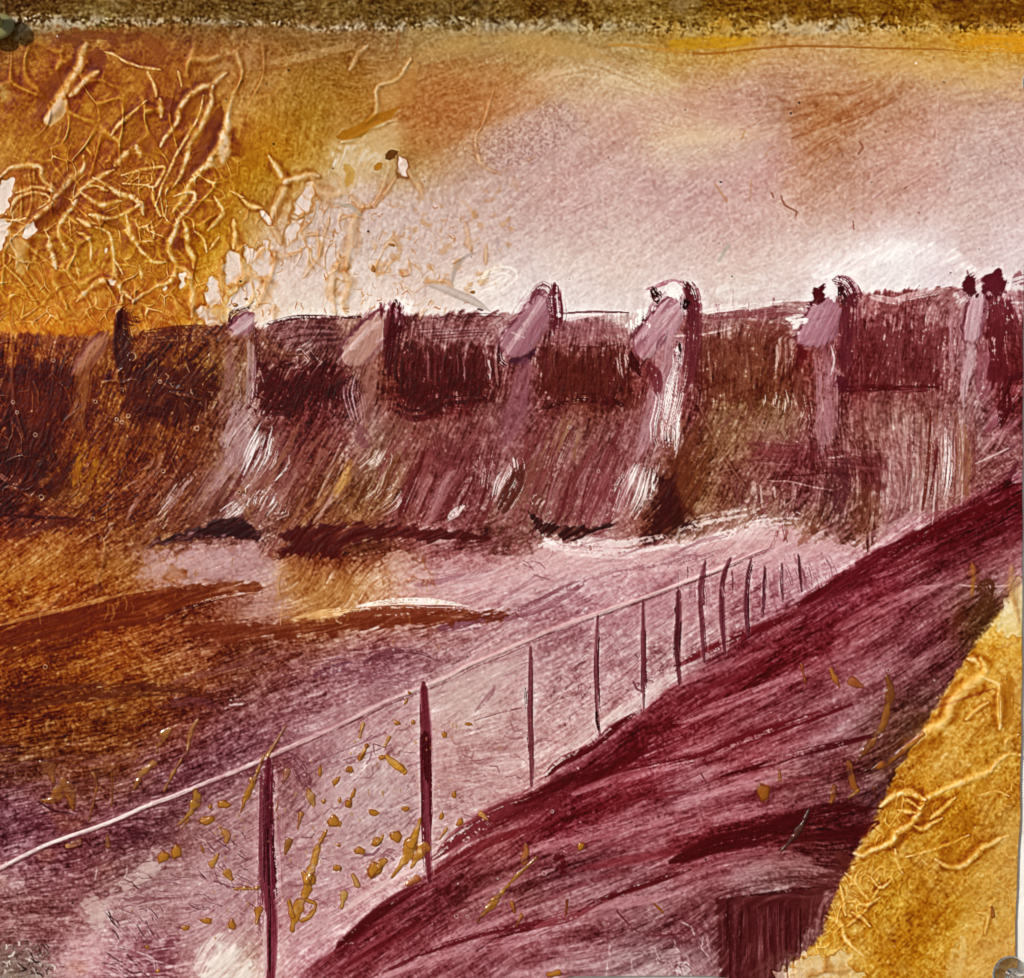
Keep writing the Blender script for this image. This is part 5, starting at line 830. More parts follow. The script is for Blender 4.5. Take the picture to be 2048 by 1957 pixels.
fl('D', '800,1400 1050,1370 1480,1390 1550,1500 1560,1600 1200,1590 830,1620 780,1540', 'b0909c', .35, soft=14, rag=8, tex=.5, wv=.3)
vn('D', '1585,1480 1560,1600 1575,1680', 4, 1.5, c='c09060', halo='a06838'); vn('D', '1585,1700 1570,1830', 3, 1.2, c='c89060', halo='a05c28')
island('D', '930,1560 960,1500 1010,1520 1035,1545 1000,1580', c='a86c48', rim='94500c', op=.5)
RS = np.random.RandomState(82)
for k in range(70):
    x = RS.uniform(60, 900); y = RS.uniform(1100, 1290); s = f'{x},{y} {x+RS.normal(0,3)},{y+RS.uniform(6,22)}'
    stroke(np.array([[float(a) for a in q.split(',')] for q in s.split()]), RS.uniform(1.5, 4), 'a8702c', RS.uniform(.2, .55), dry=.3)
for x, y in [(640, 1660), (700, 1560), (740, 1500)]: pass
RS = np.random.RandomState(83)
hatch('G', 250, 850, 200, 620, 60, -110, 60, ['a0682c', '5c2810', 'b07c48', '703818'], w=(2, 6), jit=50, op=(.25, .65), dry=.5)
hatch('D', 60, 780, 1330, 1720, 90, -95, 60, ['c08c48', '744020', 'a87040'], w=(2, 7), jit=30, op=(.2, .5), dry=.5)
hatch('G', 0, 1900, 100, 800, 420, 18, 60, ['8c5c70', '5c3054', 'a87c90', '6c3c50'], w=(2, 9), jit=5, op=(.15, .4), dry=.9)
hatch('G', 0, 900, 900, 1500, 340, 10, 50, ['5c3048', 'b8909c', '84566c', '6c3c50'], w=(2, 8), jit=6, op=(.2, .5), dry=1.0)
hatch('H', 0, 1400, 0, 260, 260, 24, 46, ['c09ca8', '6c405c', 'd0b0b4', '8c6074'], w=(2, 7), jit=8, op=(.2, .5), dry=.9)
hatch('E', 500, 1963, 1380, 1800, 240, 22, 70, ['d4b0bc', '8c5c74', 'c49cac', 'e0c8cc', '7c4c64'], w=(2, 9), jit=9, op=(.2, .5), dry=.9)
hatch('E', 1000, 1963, 1450, 1700, 110, -35, 40, ['74445a', 'b88c9c'], w=(1.5, 4), jit=20, op=(.2, .5), dry=.9)
hatch('F', 0, 560, 1400, 1600, 200, 22, 30, ['dcb8c4', '8c5870', 'c49cac'], w=(2, 6), jit=6, op=(.25, .55), dry=.8)
hatch('F', 580, 880, 1400, 1560, 160, -72, 40, ['d0acb8', '84506c', '744060'], w=(2, 5), jit=12, op=(.3, .7), dry=.8)
hatch('F', 800, 1400, 1280, 1420, 240, 33, 26, ['c898ac', 'b07c94', 'dcb8c8'], w=(3, 9), jit=6, op=(.3, .6), dry=.6)
# bank under the railing: scuffed pink paint with fine dark bristle scratches
fl('G', '470,1440 500,1400 680,1350 720,1300 800,1180 860,1160 880,1240 800,1330 650,1420 560,1560 530,1560 490,1500', 'cdb2ae', .75, soft=7, rag=6, dry=-.4)
fl('G', '300,1790 400,1650 500,1600 540,1640 560,1760 450,1851 200,1851', 'dcb8c0', .6, soft=12, rag=9, dry=-.1)
fl('G', '1150,1851 1180,1720 1260,1640 1350,1720 1400,1851', 'e0d4cc', .75, soft=10, rag=8, tex=.4); st('G', '1110,1830 1180,1700 1270,1590', [20, 30, 8], 'ece0d8', .6, dry=.8)
fl('G', '0,1660 100,1680 240,1740 280,1851 -10,1851', '888078', .55, soft=14, rag=10); hatch('G', 0, 300, 1620, 1851, 60, -60, 60, ['d8d0c4', '302420', '605450', 'b8a8a0'], w=(1.5, 4), jit=70, op=(.4, .8), dry=.4)
fl('G', '800,1851 850,1700 950,1600 1000,1620 960,1740 900,1851', '6c3850', .45, soft=8, rag=7, tex=.6)
hatch('G', 570, 860, 1440, 1600, 90, -58, 44, ['502840', '44203c', 'b890a0'], w=(1.5, 3.5), jit=12, op=(.4, .85), dry=.6)
hatch('G', 600, 1400, 1250, 1480, 110, -18, 60, ['5c3048', 'c8a0ac', '6c3c58'], w=(1.5, 3.5), jit=16, op=(.3, .7), dry=.7)
hatch('G', 1100, 1440, 1000, 1300, 80, -40, 36, ['4c2440', 'c8a4b0', '6c3c58'], w=(1.5, 3.5), jit=14, op=(.3, .7), dry=.6)
hatch('G', 560, 830, 1680, 1851, 110, -35, 36, ['401c34', 'c8a4b4'], w=(1.5, 4.5), jit=22, op=(.4, .8), dry=.6)
hatch('G', 600, 900, 800, 1130, 160, 22, 30, ['44203c', '5c3450'], w=(1.5, 4), jit=12, op=(.3, .6), dry=.9)
hatch('G', 1600, 1963, 600, 1500, 120, 25, 60, ['c8a8b0', '84586c', '6c4058'], w=(1.5, 4.5), jit=30, op=(.2, .55), dry=.9)
hatch('H', 0, 480, 300, 1300, 110, 30, 90, ['c8a8b0', '7c5068', '6c4460', 'd8c0c0'], w=(1.5, 5), jit=35, op=(.2, .55), dry=.9)
hatch('H', 560, 1060, 300, 1000, 120, 12, 80, ['d0b0ac', '84545c', '7c4c60', 'd8bcb8'], w=(1.5, 5), jit=30, op=(.2, .5), dry=.9)
hatch('H', 1090, 1450, -20, 550, 90, 30, 70, ['6c3c50', 'c8a4a8', 'dcc4c0'], w=(1.5, 5), jit=35, op=(.25, .6), dry=.9)
hatch('H', 1480, 1900, 0, 250, 80, 20, 44, ['5c2c48', 'c8a4ac'], w=(1.5, 5), jit=40, op=(.25, .6), dry=.9)
fl('H', '500,230 700,130 1000,40 1000,160 880,230 740,360 560,400', 'c8aca8', .4, soft=16, rag=10)
st('H', '760,360 850,250 870,200', [6, 12, 5], '8c6070', .5, dry=.4); st('H', '740,410 900,360 1040,330', 3, '74444c', .6, dry=.8); st('H', '1600,330 1500,400 1120,700', [10, 26, 16], 'd4b8b4', .5, dry=.4); st('H', '1900,150 1780,220 1600,350 1450,430', [14, 30, 24, 10], 'dcc4c0', .6, dry=.5)
st('H', '0,1490 200,1350 440,1200 600,1100 780,980', [14, 18, 16, 8], 'dcb8bc', .65, dry=.4); st('H', '1110,720 1250,620 1450,480', [6, 10, 5], 'd8b4b4', .5, dry=.5)
st('G', '0,1190 60,1160 400,1020 800,870', [2, 3, 2], '502838', .3)
st('G', '530,1310 540,1260 545,1230', 2, 'dcc8c0', .6); st('G', '690,1300 710,1260 712,1215', 2, 'dcc8c0', .5)
st('G', '1580,600 1650,620 1700,700 1740,800', [10, 24, 26, 6], '60344c', .55, dry=.8)

# ---------------- walkway ------------------------------------------------
for v, s, w, c, o, d_ in [
    ('H', '-20,1700 180,1520 350,1390 480,1320', [26, 30, 26, 14], '440812', .8, .3), ('H', '520,1180 700,1040 900,930 1100,860 1400,720 1963,600', [20, 40, 50, 40, 34, 20], '54101c', .6, .4), ('H', '1150,720 1240,640 1400,560 1550,440 1700,340', [14, 20, 20, 16, 10], '500a18', .8, .35),
    ('H', '980,880 1200,780 1500,670 1963,480', [16, 30, 30, 20], '480812', .55, .5), ('H', '900,1080 1200,960 1500,870 1963,800', [8, 14, 14, 10], '6c1c2c', .5, .6), ('H', '500,1280 800,1100 1060,1000', [14, 26, 12], '60141c', .55, .5), ('H', '0,1800 300,1620 600,1500 800,1430', [14, 18, 16, 10], '5c1420', .6, .6),
    ('H', '200,1840 500,1700 800,1600 1100,1540 1500,1420', [8, 12, 14, 12, 8], '541020', .6, .6), ('H', '820,1640 1100,1560 1300,1510 1500,1400 1963,1240', [6, 12, 14, 16, 16], '4c0c16', .7, .45), ('H', '1200,1180 1250,1170 1250,1250 1230,1220', 16, '4c0c18', .8, .2),
    ('H', '1520,1430 1600,1530 1700,1600 1963,1590', [4, 8, 14, 14], '5c1c2c', .6, .3), ('H', '1100,1150 1500,1090 1963,960', [8, 14, 12], 'a86c78', .4, .7), ('H', '1300,1250 1600,1190 1963,1130', [14, 20, 14], '7c2c3c', .5, .6), ('H', '1400,1290 1440,1330', 5, '5c2030', .6, .3),
    ('I', '-20,655 200,600 420,500 700,410 1000,310 1100,290', [16, 26, 24, 16, 10], '5c1020', .75, .45), ('I', '260,720 450,670 700,590 1000,520 1250,460', [8, 14, 16, 14, 6], '480c18', .75, .5), ('I', '-20,1200 200,1110 450,1050 700,960 950,910 1160,900', [20, 40, 44, 40, 30, 16], '400810', .75, .4),
    ('I', '560,1090 800,1060 1000,1040 1140,980', [8, 16, 30, 30], '3c080c', .7, .4), ('I', '0,870 300,800 600,740 800,740', [8, 22, 20, 8], 'b88090', .45, .6), ('I', '0,760 150,700 300,640', [14, 20, 10], 'b07c88', .5, .6), ('I', '150,700 200,790 190,830', 4, '5c2838', .6, .4),
    ('I', '0,1300 300,1190 500,1140 700,1130', [14, 14, 20, 10], '905864', .5, .5), ('I', '300,1330 450,1240 620,1170 850,1250', [12, 30, 34, 10], 'a88080', .5, .5), ('I', '0,200 300,90 600,0', [20, 26, 10], 'b07884', .5, .6), ('I', '0,420 300,310 700,150 1000,20', [16, 22, 22, 12], 'a46472', .45, .6),
    ('I', '0,100 350,-60 700,-200', [14, 20, 14], '540a18', .6, .4), ('I', '0,300 300,180 600,80', [8, 14, 8], '64182a', .6, .5), ('F', '700,1710 900,1600 1200,1420 1500,1290 1963,1100', [20, 34, 40, 50, 40], '4c0612', .65, .4), ('F', '500,1860 900,1640 1300,1500 1700,1330 1963,1240', [10, 26, 26, 26, 20], '54101e', .5, .55),
    ('F', '880,1620 1100,1450 1340,1340', [8, 16, 8], '641c34', .5, .3), ('F', '1380,1600 1500,1600 1963,1400', [6, 10, 6], 'b0747c', .4, .7), ('F', '1350,1270 1480,1190 1620,1160', [6, 12, 6], '8c4858', .5, .4), ('F', '1600,1600 1750,1610 1900,1600', 4, 'd0a8ac', .6, .5),
    ('I', '840,0 900,120 950,200', 10, '5c2438', .3, .8), ('F', '1590,1700 1600,1780 1570,1851', [14, 22, 10], '5c2c1c', .6, .3), ('H', '1500,1450 1740,1420 1760,1500', [6, 20, 20], 'a47078', .35, .6)]:
    st(v, s, w, c, min(1, o * 1.05), dry=d_ * .6, fr=1.1, soft=.6)
hatch('H', 0, 1963, 700, 1851, 500, 27, 0, ['a'], w=(2, 3))
for k in range(150):
    t = RS.rand(); u = RS.rand(); x = 600 + 1380 * t; y = 1830 - 890 * t + 30 + u * (230 + 300 * t * .6); ang = 34 - 16 * u + (6 if x < 800 else 0); L = RS.uniform(60, 260); a = math.radians(ang)
    if y > 1960 or M_WALK[min(H - 1, int((y - Y0) * S)), min(W - 1, int((x - X0) * S))] < .5: continue
    c = [['540c18', '64182a', 'a8707c', '742c3c'], ['b07c88', '8c4858', '6c2030', 'b88890']][u > .35][RS.randint(4)]
    stroke([(x - L * math.cos(a) / 2, y + L * math.sin(a) / 2), (x, y + RS.normal(0, 3)), (x + L * math.cos(a) / 2, y - L * math.sin(a) / 2)], RS.uniform(3, 12), c, RS.uniform(.15, .4), dry=.5, hr=.4, step=30)
for s_, w_ in [('1050,1600 1200,1530 1450,1450 1700,1400 1963,1350', [10, 22, 26, 12]), ('I|0,420 250,330 520,230 800,120', [14, 26, 24, 10]), ('I|0,860 250,790 520,720 760,700', [16, 34, 26, 10]), ('I|420,650 700,560 960,470', [10, 20, 10]), ('1000,1150 1300,1060 1600,1000 1963,930', [12, 26, 30, 16]), ('1300,820 1600,720 1963,640', [10, 20, 14]), ('560,1640 800,1560 1100,1450', [8, 18, 10]), ('200,1851 500,1740 800,1680 1100,1640', [10, 22, 22, 10]), ('I|0,1040 300,960 560,900', [12, 22, 10]), ('700,1420 1000,1300 1200,1240', [8, 16, 10]), ('F|900,1851 1200,1700 1500,1600', [16, 26, 14])]:
    st(s_.split('|')[0] if '|' in s_ else 'H', s_.split('|')[-1], w_, 'c08c98', .5, dry=.5, fr=1.0)
hatch('H', 1500, 1963, 1640, 1800, 90, -70, 22, ['d8c0c0', '6c3444'], w=(1.5, 5), jit=30, op=(.3, .7), dry=.7); hatch('I', 0, 200, 1500, 1851, 110, -60, 26, ['d8bcc0', 'b89094', '6c3444'], w=(1.5, 5), jit=24, op=(.3, .7), dry=.7)
st('H', '1480,1750 1700,1720 1963,1700', [6, 14, 16], 'c4a8a8', .5, dry=.8); st('I', '0,1800 60,1790 110,1851', [20, 26, 10], 'd8c8cc', .6, dry=.7)
# dark block on the lower right
bk = part('painted_block'); M0 = at('I', '242,1412 320,1385 400,1378 560,1362 700,1345 850,1338 830,1420 790,1500 740,1590 690,1680 600,1750 540,1851 520,1900 262,1900 248,1600')
fill(M0, '4c1a20', .75, soft=3, rag=3, tex=.25, smooth=False, pid=bk, h=.6)
hatch('I', 260, 720, 1400, 1480, 330, -90, 46, ['34080c', '6c3844', '744858', '300808'], w=(3, 10), jit=2, op=(.3, .7), dry=.6)
st('I', '420,1851 600,1750 700,1700', [20, 40, 20], '6c4840', .5, dry=.6); st('I', '300,1400 560,1370 840,1335', [4, 7, 5], '2c080c', .6, dry=.3)
fl('I', '740,1340 860,1240 940,1180 1000,1200 900,1330 860,1450 800,1560 750,1600', '582c28', .5, soft=8, rag=6, tex=.3); st('I', '900,1150 960,1180 950,1240', [10, 20, 8], '5c2820', .6, dry=.4)

# ---------------- ochre panel on the right -------------------------------
PM = sm(0, 8, s_pan) * sm(1300, 1380, YY)
we = worley(21, 71, 1.0, 1.2, 6); near = np.exp(-np.clip(s_pan, 0, 999) / 120.) * sm(1460, 1600, YY)
n_ = np.exp(-(we / 2.3) ** 2) * PM * near * (.6 + .4 * np.clip(noise(9, 72), -1, 1)); A_ = (n_ * .9)[..., None]; D[:] = D * (1 - A_) + dens('f0c468') * A_; HT += 2.0 * n_
D += (np.exp(-((we - 4.5) / 3.0) ** 2) * PM * near * .28)[..., None] * dens('c88428')
for s, w, h in [('1720,60 1735,110 1728,155 1620,240 1540,330 1530,400 1440,450 1380,500 1290,562', 15, 4.5), ('1650,60 1690,70 1715,110', 7, 2.4), ('1728,155 1820,210 1830,300 1820,450', 9, 2.6), ('1950,602 1860,600 1780,680 1650,740 1500,800 1410,850 1370,930 1300,1000 1240,1030 1222,1080 1130,1130 1060,1162 1000,1152', 11, 4),
                ('1410,850 1330,820 1240,830 1165,885', 9, 3.2), ('1460,1180 1560,1230 1640,1212 1710,1130 1780,1092 1882,1050', 8, 3), ('1860,572 1870,510 1932,482', 6, 2), ('1300,840 1380,900 1400,880', 5, 2), ('1260,910 1350,920', 7, 2.4), ('1580,840 1500,910 1440,960', 6, 2), ('1500,950 1400,1010 1340,1000', 6, 2),
                ('960,1260 1010,1300 1050,1360 1110,1420', 6, 2.4), ('1300,1170 1380,1150 1460,1130 1660,1050', 5, 1.8), ('1240,1120 1250,1200 1280,1260', 5, 2), ('1160,1330 1060,1480 960,1560', 5, 2), ('850,1500 940,1550 970,1640 1060,1720', 7, 2.6), ('1000,1480 1060,1520 1100,1560', 5, 2),
                ('1760,300 1700,340 1640,400', 6, 2), ('1700,830 1800,800 1880,830', 4, 1.6), ('930,1330 950,1420 960,1500', 5, 2), ('1020,1400 1060,1440 1160,1400', 5, 2), ('1100,1280 1160,1340 1230,1290', 4, 1.8), ('1700,1480 1760,1500 1740,1600', 5, 2)]:
    vn('I', s, w, h, c='f4c878' if w > 6 else 'e8b860', halo='a06014', op=.92, hop=1.5, gloss=.6)
fl('I', '1640,90 1680,80 1700,110 1680,135 1645,130', 'b07018', .6, soft=4, rag=1)
st('I', '1870,140 1860,260 1860,460', [20, 34, 20], 'a06010', .5, dry=.4, wv=.3); fl('I', '1480,1100 1500,980 1640,920 1700,1000 1640,1130 1560,1210 1500,1190', 'a8680c', .45, soft=8, rag=5, wv=.3)
fl('I', '1600,1500 1700,1250 1800,1100 1930,1000 1930,1851 1560,1851', 'cca050', .4, soft=16, rag=10); st('I', '1560,1851 1600,1700 1620,1600', [30, 34, 10], 'd8b878', .6, dry=.3)
island('I', '590,1870 650,1800 740,1708 850,1742 950,1698 1012,1712 990,1770 1032,1800 1040,1870', c='d8c0a0', rim='a8702c', op=.65, rag=5)
vn('I', '850,1750 840,1810 760,1835', 8, 2.6, c='a87030', halo='8c5010'); vn('I', '850,1800 920,1810 1000,1790', 6, 2, c='bc8c4c', halo='a06c2c')
island('F', '1800,1851 1870,1680 1930,1560 1963,1560 1980,1851', c='dccca8', rim='b89048', op=.6, rag=4)
vn('F', '1672,1480 1682,1560 1672,1660', 7, 2.4, c='a86c1c', halo='7c4410'); vn('F', '1893,1490 1885,1600 1900,1680 1930,1800', 9, 3, c='b8884c', halo='8c5420'); st('F', '1700,1640 1760,1600 1720,1760 1650,1851', [14, 34, 40, 14], '4c2c14', .7, dry=.3)

# ---------------- railing -------------------------------------------------
rl = part('painted_railing')
RAIL = np.vstack([at('G', '-30,1250 120,1172 250,1108 400,1052 560,998 700,940 830,880 990,822 1150,755 1320,690 1480,618'), at('H', '-30,440 120,368 250,302 380,252 500,203 620,150 720,95 900,22'), at('E', '1110,1880 1240,1832 1500,1742 1700,1670 1900,1595'), at('F', '60,1580 200,1528 330,1475 430,1430 520,1395')])
stroke(RAIL + [0, 7], 4, '5c2c38', .6, dry=.35, taper=(0, .1)); stroke(RAIL, [8, 9, 9, 9, 8, 8, 8, 7, 6], 'deb6b6', .8, fr=1.4, soft=.6, taper=(0, .1), hr=.6, h=1.6, pid=rl, pth=.3)
stroke(RAIL[:9] - [0, 1], [4, 5, 5, 3], 'f4e4dc', .75, dry=.25, taper=(0, .3)); stroke(RAIL[13:] - [0, 6], 2.5, 'c09098', .5, dry=.5)
stroke(RAIL[12:20] + [6, 8], 3, '64303c', .4, dry=.7)
# ---------------- railing posts -------------------------------------------
def post(label, pts, w, c='481428', side='c8989c', o=.82, d_=.2, sw=1.9):
    p = part('painted_railing_post', label); q = np.array([[float(k) for k in r.split(',')] for r in pts.split()]) * Z
    w = np.array(w, float)
    stroke(q + [1, 0], w * sw, side, .45, dry=.6, taper=(.1, .1), pid=p, pth=.3)
    stroke(q, w * .80, c, o * .9, fr=1.6, soft=.6, taper=(.05, .04), hr=.9, h=.8, pid=p, pth=.3)
    L_ = len(q)
    for k in range(6):
        a_ = RS.uniform(0, .35); b_ = RS.uniform(.6, 1.0); tt = np.linspace(a_, b_, 4); dx = RS.uniform(-.55, .55) * w.mean()
        qq = np.stack([np.interp(tt, np.linspace(0, 1, L_), q[:, 0]) + dx, np.interp(tt, np.linspace(0, 1, L_), q[:, 1])], 1)
        stroke(qq, max(2.2, w.mean() * RS.uniform(.15, .4)), [c, '30081a', '6c3048', c][RS.randint(4)], RS.uniform(.5, .9), dry=.35, hr=.6, pid=p, pth=.4)
    return p
p = post('widest post nearest the left', '515,1455 513,1500 513,1580 512,1680 520,1780 516,1890', [16, 26, 30, 32, 32, 26], '501030')
stroke(at('G', '1475,760 1470,900 1465,1150 1458,1450 1462,1700'), [6, 10, 8, 10, 12], '74405c', .6, dry=.8); stroke(at('G', '1490,1480 1485,1600 1488,1851'), [3, 8, 9], 'c8a4a4', .75, dry=.3)
stroke(at('G', '1560,820 1555,1000 1570,1200 1580,1450'), [8, 12, 12, 6], '8c5870', .5, dry=.9); stroke(at('G', '1520,880 1525,1000 1545,1250 1560,1450'), 5, '380820', .7, dry=.3)
p = post('thick dark post left of centre', '812,1310 814,1360 817,1440 818,1530 820,1620 824,1690', [16, 27, 28, 22, 17, 14], '54142c'); stroke(at('H', '475,470 485,640 490,760'), [14, 16, 8], '3c0818', .7, dry=.25)
post('slim dark post at the centre', '1017,1240 1016,1300 1015,1380 1018,1450 1019,1508', [9, 12, 13, 11, 9], '643044', d_=.25); stroke(at('H', '1035,220 1042,300 1045,350'), [5, 6, 3], '2c1020', .8, dry=.4)
post('short post with a black foot', '1146,1180 1142,1260 1144,1340 1150,1412', [8, 10, 11, 8], '6c3850', d_=.25); stroke(at('H', '1440,350 1445,410 1455,470'), [7, 8, 5], '300c1c', .8, dry=.4)
post('pointed post', '1233,1150 1233,1220 1234,1290 1234,1368', [9, 12, 13, 4], '5c2840', d_=.25); post('dotted dark post', '1301,1132 1301,1190 1298,1240 1303,1312', [13.0, 15.9, 17.4, 10.2], '4c1c34', d_=.25)
post('curved post', '1352,1075 1342,1130 1346,1200 1350,1270', [8.7, 13.0, 13.0, 7.2], '64304a', d_=.25); post('hooked post with purple top', '1400,1070 1386,1110 1384,1180 1390,1255', [10.2, 14.5, 14.5, 7.2], '5c2844', d_=.25)
post('faint thin post', '1440,1072 1432,1110 1430,1170 1433,1225', [7.2, 10.2, 11.6, 5.8], '582c48', d_=.25); post('faint short post', '1466,1085 1465,1130 1462,1180', [5.8, 8.7, 4.3], '603450', d_=.25)
post('small faded post', '1499,1080 1498,1120 1501,1155', [5.8, 8.7, 4.3], '5c304c', d_=.25); post('last barely visible post', '1530,1062 1533,1100 1537,1135', [4.3, 7.2, 4.3], '603450', d_=.25)
hatch('F', 0, 620, 1490, 1640, 110, -88, 26, ['64304a', 'dcc0cc'], w=(1.5, 5), jit=6, op=(.3, .6), dry=.8)

# ---------------- amber resin drips and drops ------------------------------
dp = []
def dr(v, x, y, rx, ry, ang=0., c='b87414', h=2.0, thing=True, **k):
    o = TV[v]; pid = None
    if thing: pid = part('resin_drop'); dp.append(pid)
    drop(o[0] + x * o[2], o[1] + y * o[2], rx * o[2], ry * o[2], ang, c, h, pid=pid, **k)
for a in ['G 1160 965 50 32 10', 'G 1255 875 42 28 -20', 'G 915 1170 36 42 -30', 'G 990 1140 34 48 10', 'G 1890 1232 26 24 0', 'G 1870 970 44 36 30', 'G 1158 1528 36 24 0', 'G 1040 1568 30 18 10', 'G 1300 1550 26 34 0', 'G 1410 740 14 26 10',
          'G 1795 690 14 36 0', 'G 1885 745 18 38 -30', 'G 1950 870 18 26 0', 'G 1815 858 14 18 0', 'G 1905 852 14 18 0', 'G 1740 1300 36 44 -20', 'G 1950 680 12 20 0', 'G 1180 888 12 18 0', 'G 885 1810 18 14 0', 'G 825 1675 14 14 0',
          'H 55 680 22 26 30', 'H 120 605 20 30 -30', 'H 150 548 16 18 -40', 'H 235 612 24 18 -10', 'H 345 670 20 28 30', 'H 50 870 26 30 -20', 'H 75 815 14 36 -15', 'H 190 922 34 22 0', 'H 205 1085 36 28 20', 'H 315 1055 38 40 -40', 'H 195 1240 52 50 30', 'H 110 1135 34 28 0',
          'H 320 420 22 16 -30', 'H 410 415 18 14 0', 'H 585 485 18 22 0', 'H 720 425 26 12 -20', 'H 640 820 18 24 0', 'H 570 940 16 26 0', 'H 672 975 20 30 -20', 'H 368 900 30 16 0', 'H 390 250 12 12 0', 'H 370 300 10 24 -20', 'H 0 985 10 22 0', 'H 0 1235 8 22 0', 'H 1350 1110 26 26 0',
          'I 500 808 40 66 5', 'G 1900 1105 14 12 0', 'G 1440 1345 20 16 0', 'G 740 1475 6 10 0', 'B 745 1640 16 12 0', 'A 1320 1712 18 14 0', 'A 1380 1678 16 8 0', 'B 290 1375 22 10 -10', 'B 186 1510 12 24 0']:
    q = a.split(); dr(q[0], *[float(k) * (1 if i_ < 2 else .82) for i_, k in enumerate(q[1:5])], ang=float(q[5]), c='a8701c' if q[0] != 'I' else '94580f', h=1.4 + min(float(q[3]), float(q[4])) * .05)
def ooze(v, s, w, c='ac7210', label=None, h=1.8):
    p = part('resin_drip', label); q = at(v, s); sl, t, o, dd, L = path(q, 40); w = np.maximum(np.interp(t / L, np.linspace(0, 1, len(w)), w), 5.0).astype(f32) * .42
    e = w * (1 + .30 * N12[sl] + .16 * N4[sl]) - dd; a = sm(-1.2, 1.6, e); lay(sl, a * np.clip(.72 + .22 * N4[sl], .2, .95), c); lay(sl, a * sm(.3, -1.4, N12[sl]) * .35, 'b88838', 'cover'); lay(sl, a * sm(2.6, .2, e) * .5, '945410', 'glaze')
    HT[sl] += h * np.sqrt(np.clip(e / (w + .1), 0, 1)); GL[sl] = np.maximum(GL[sl], a); PID[sl][e > 0] = p
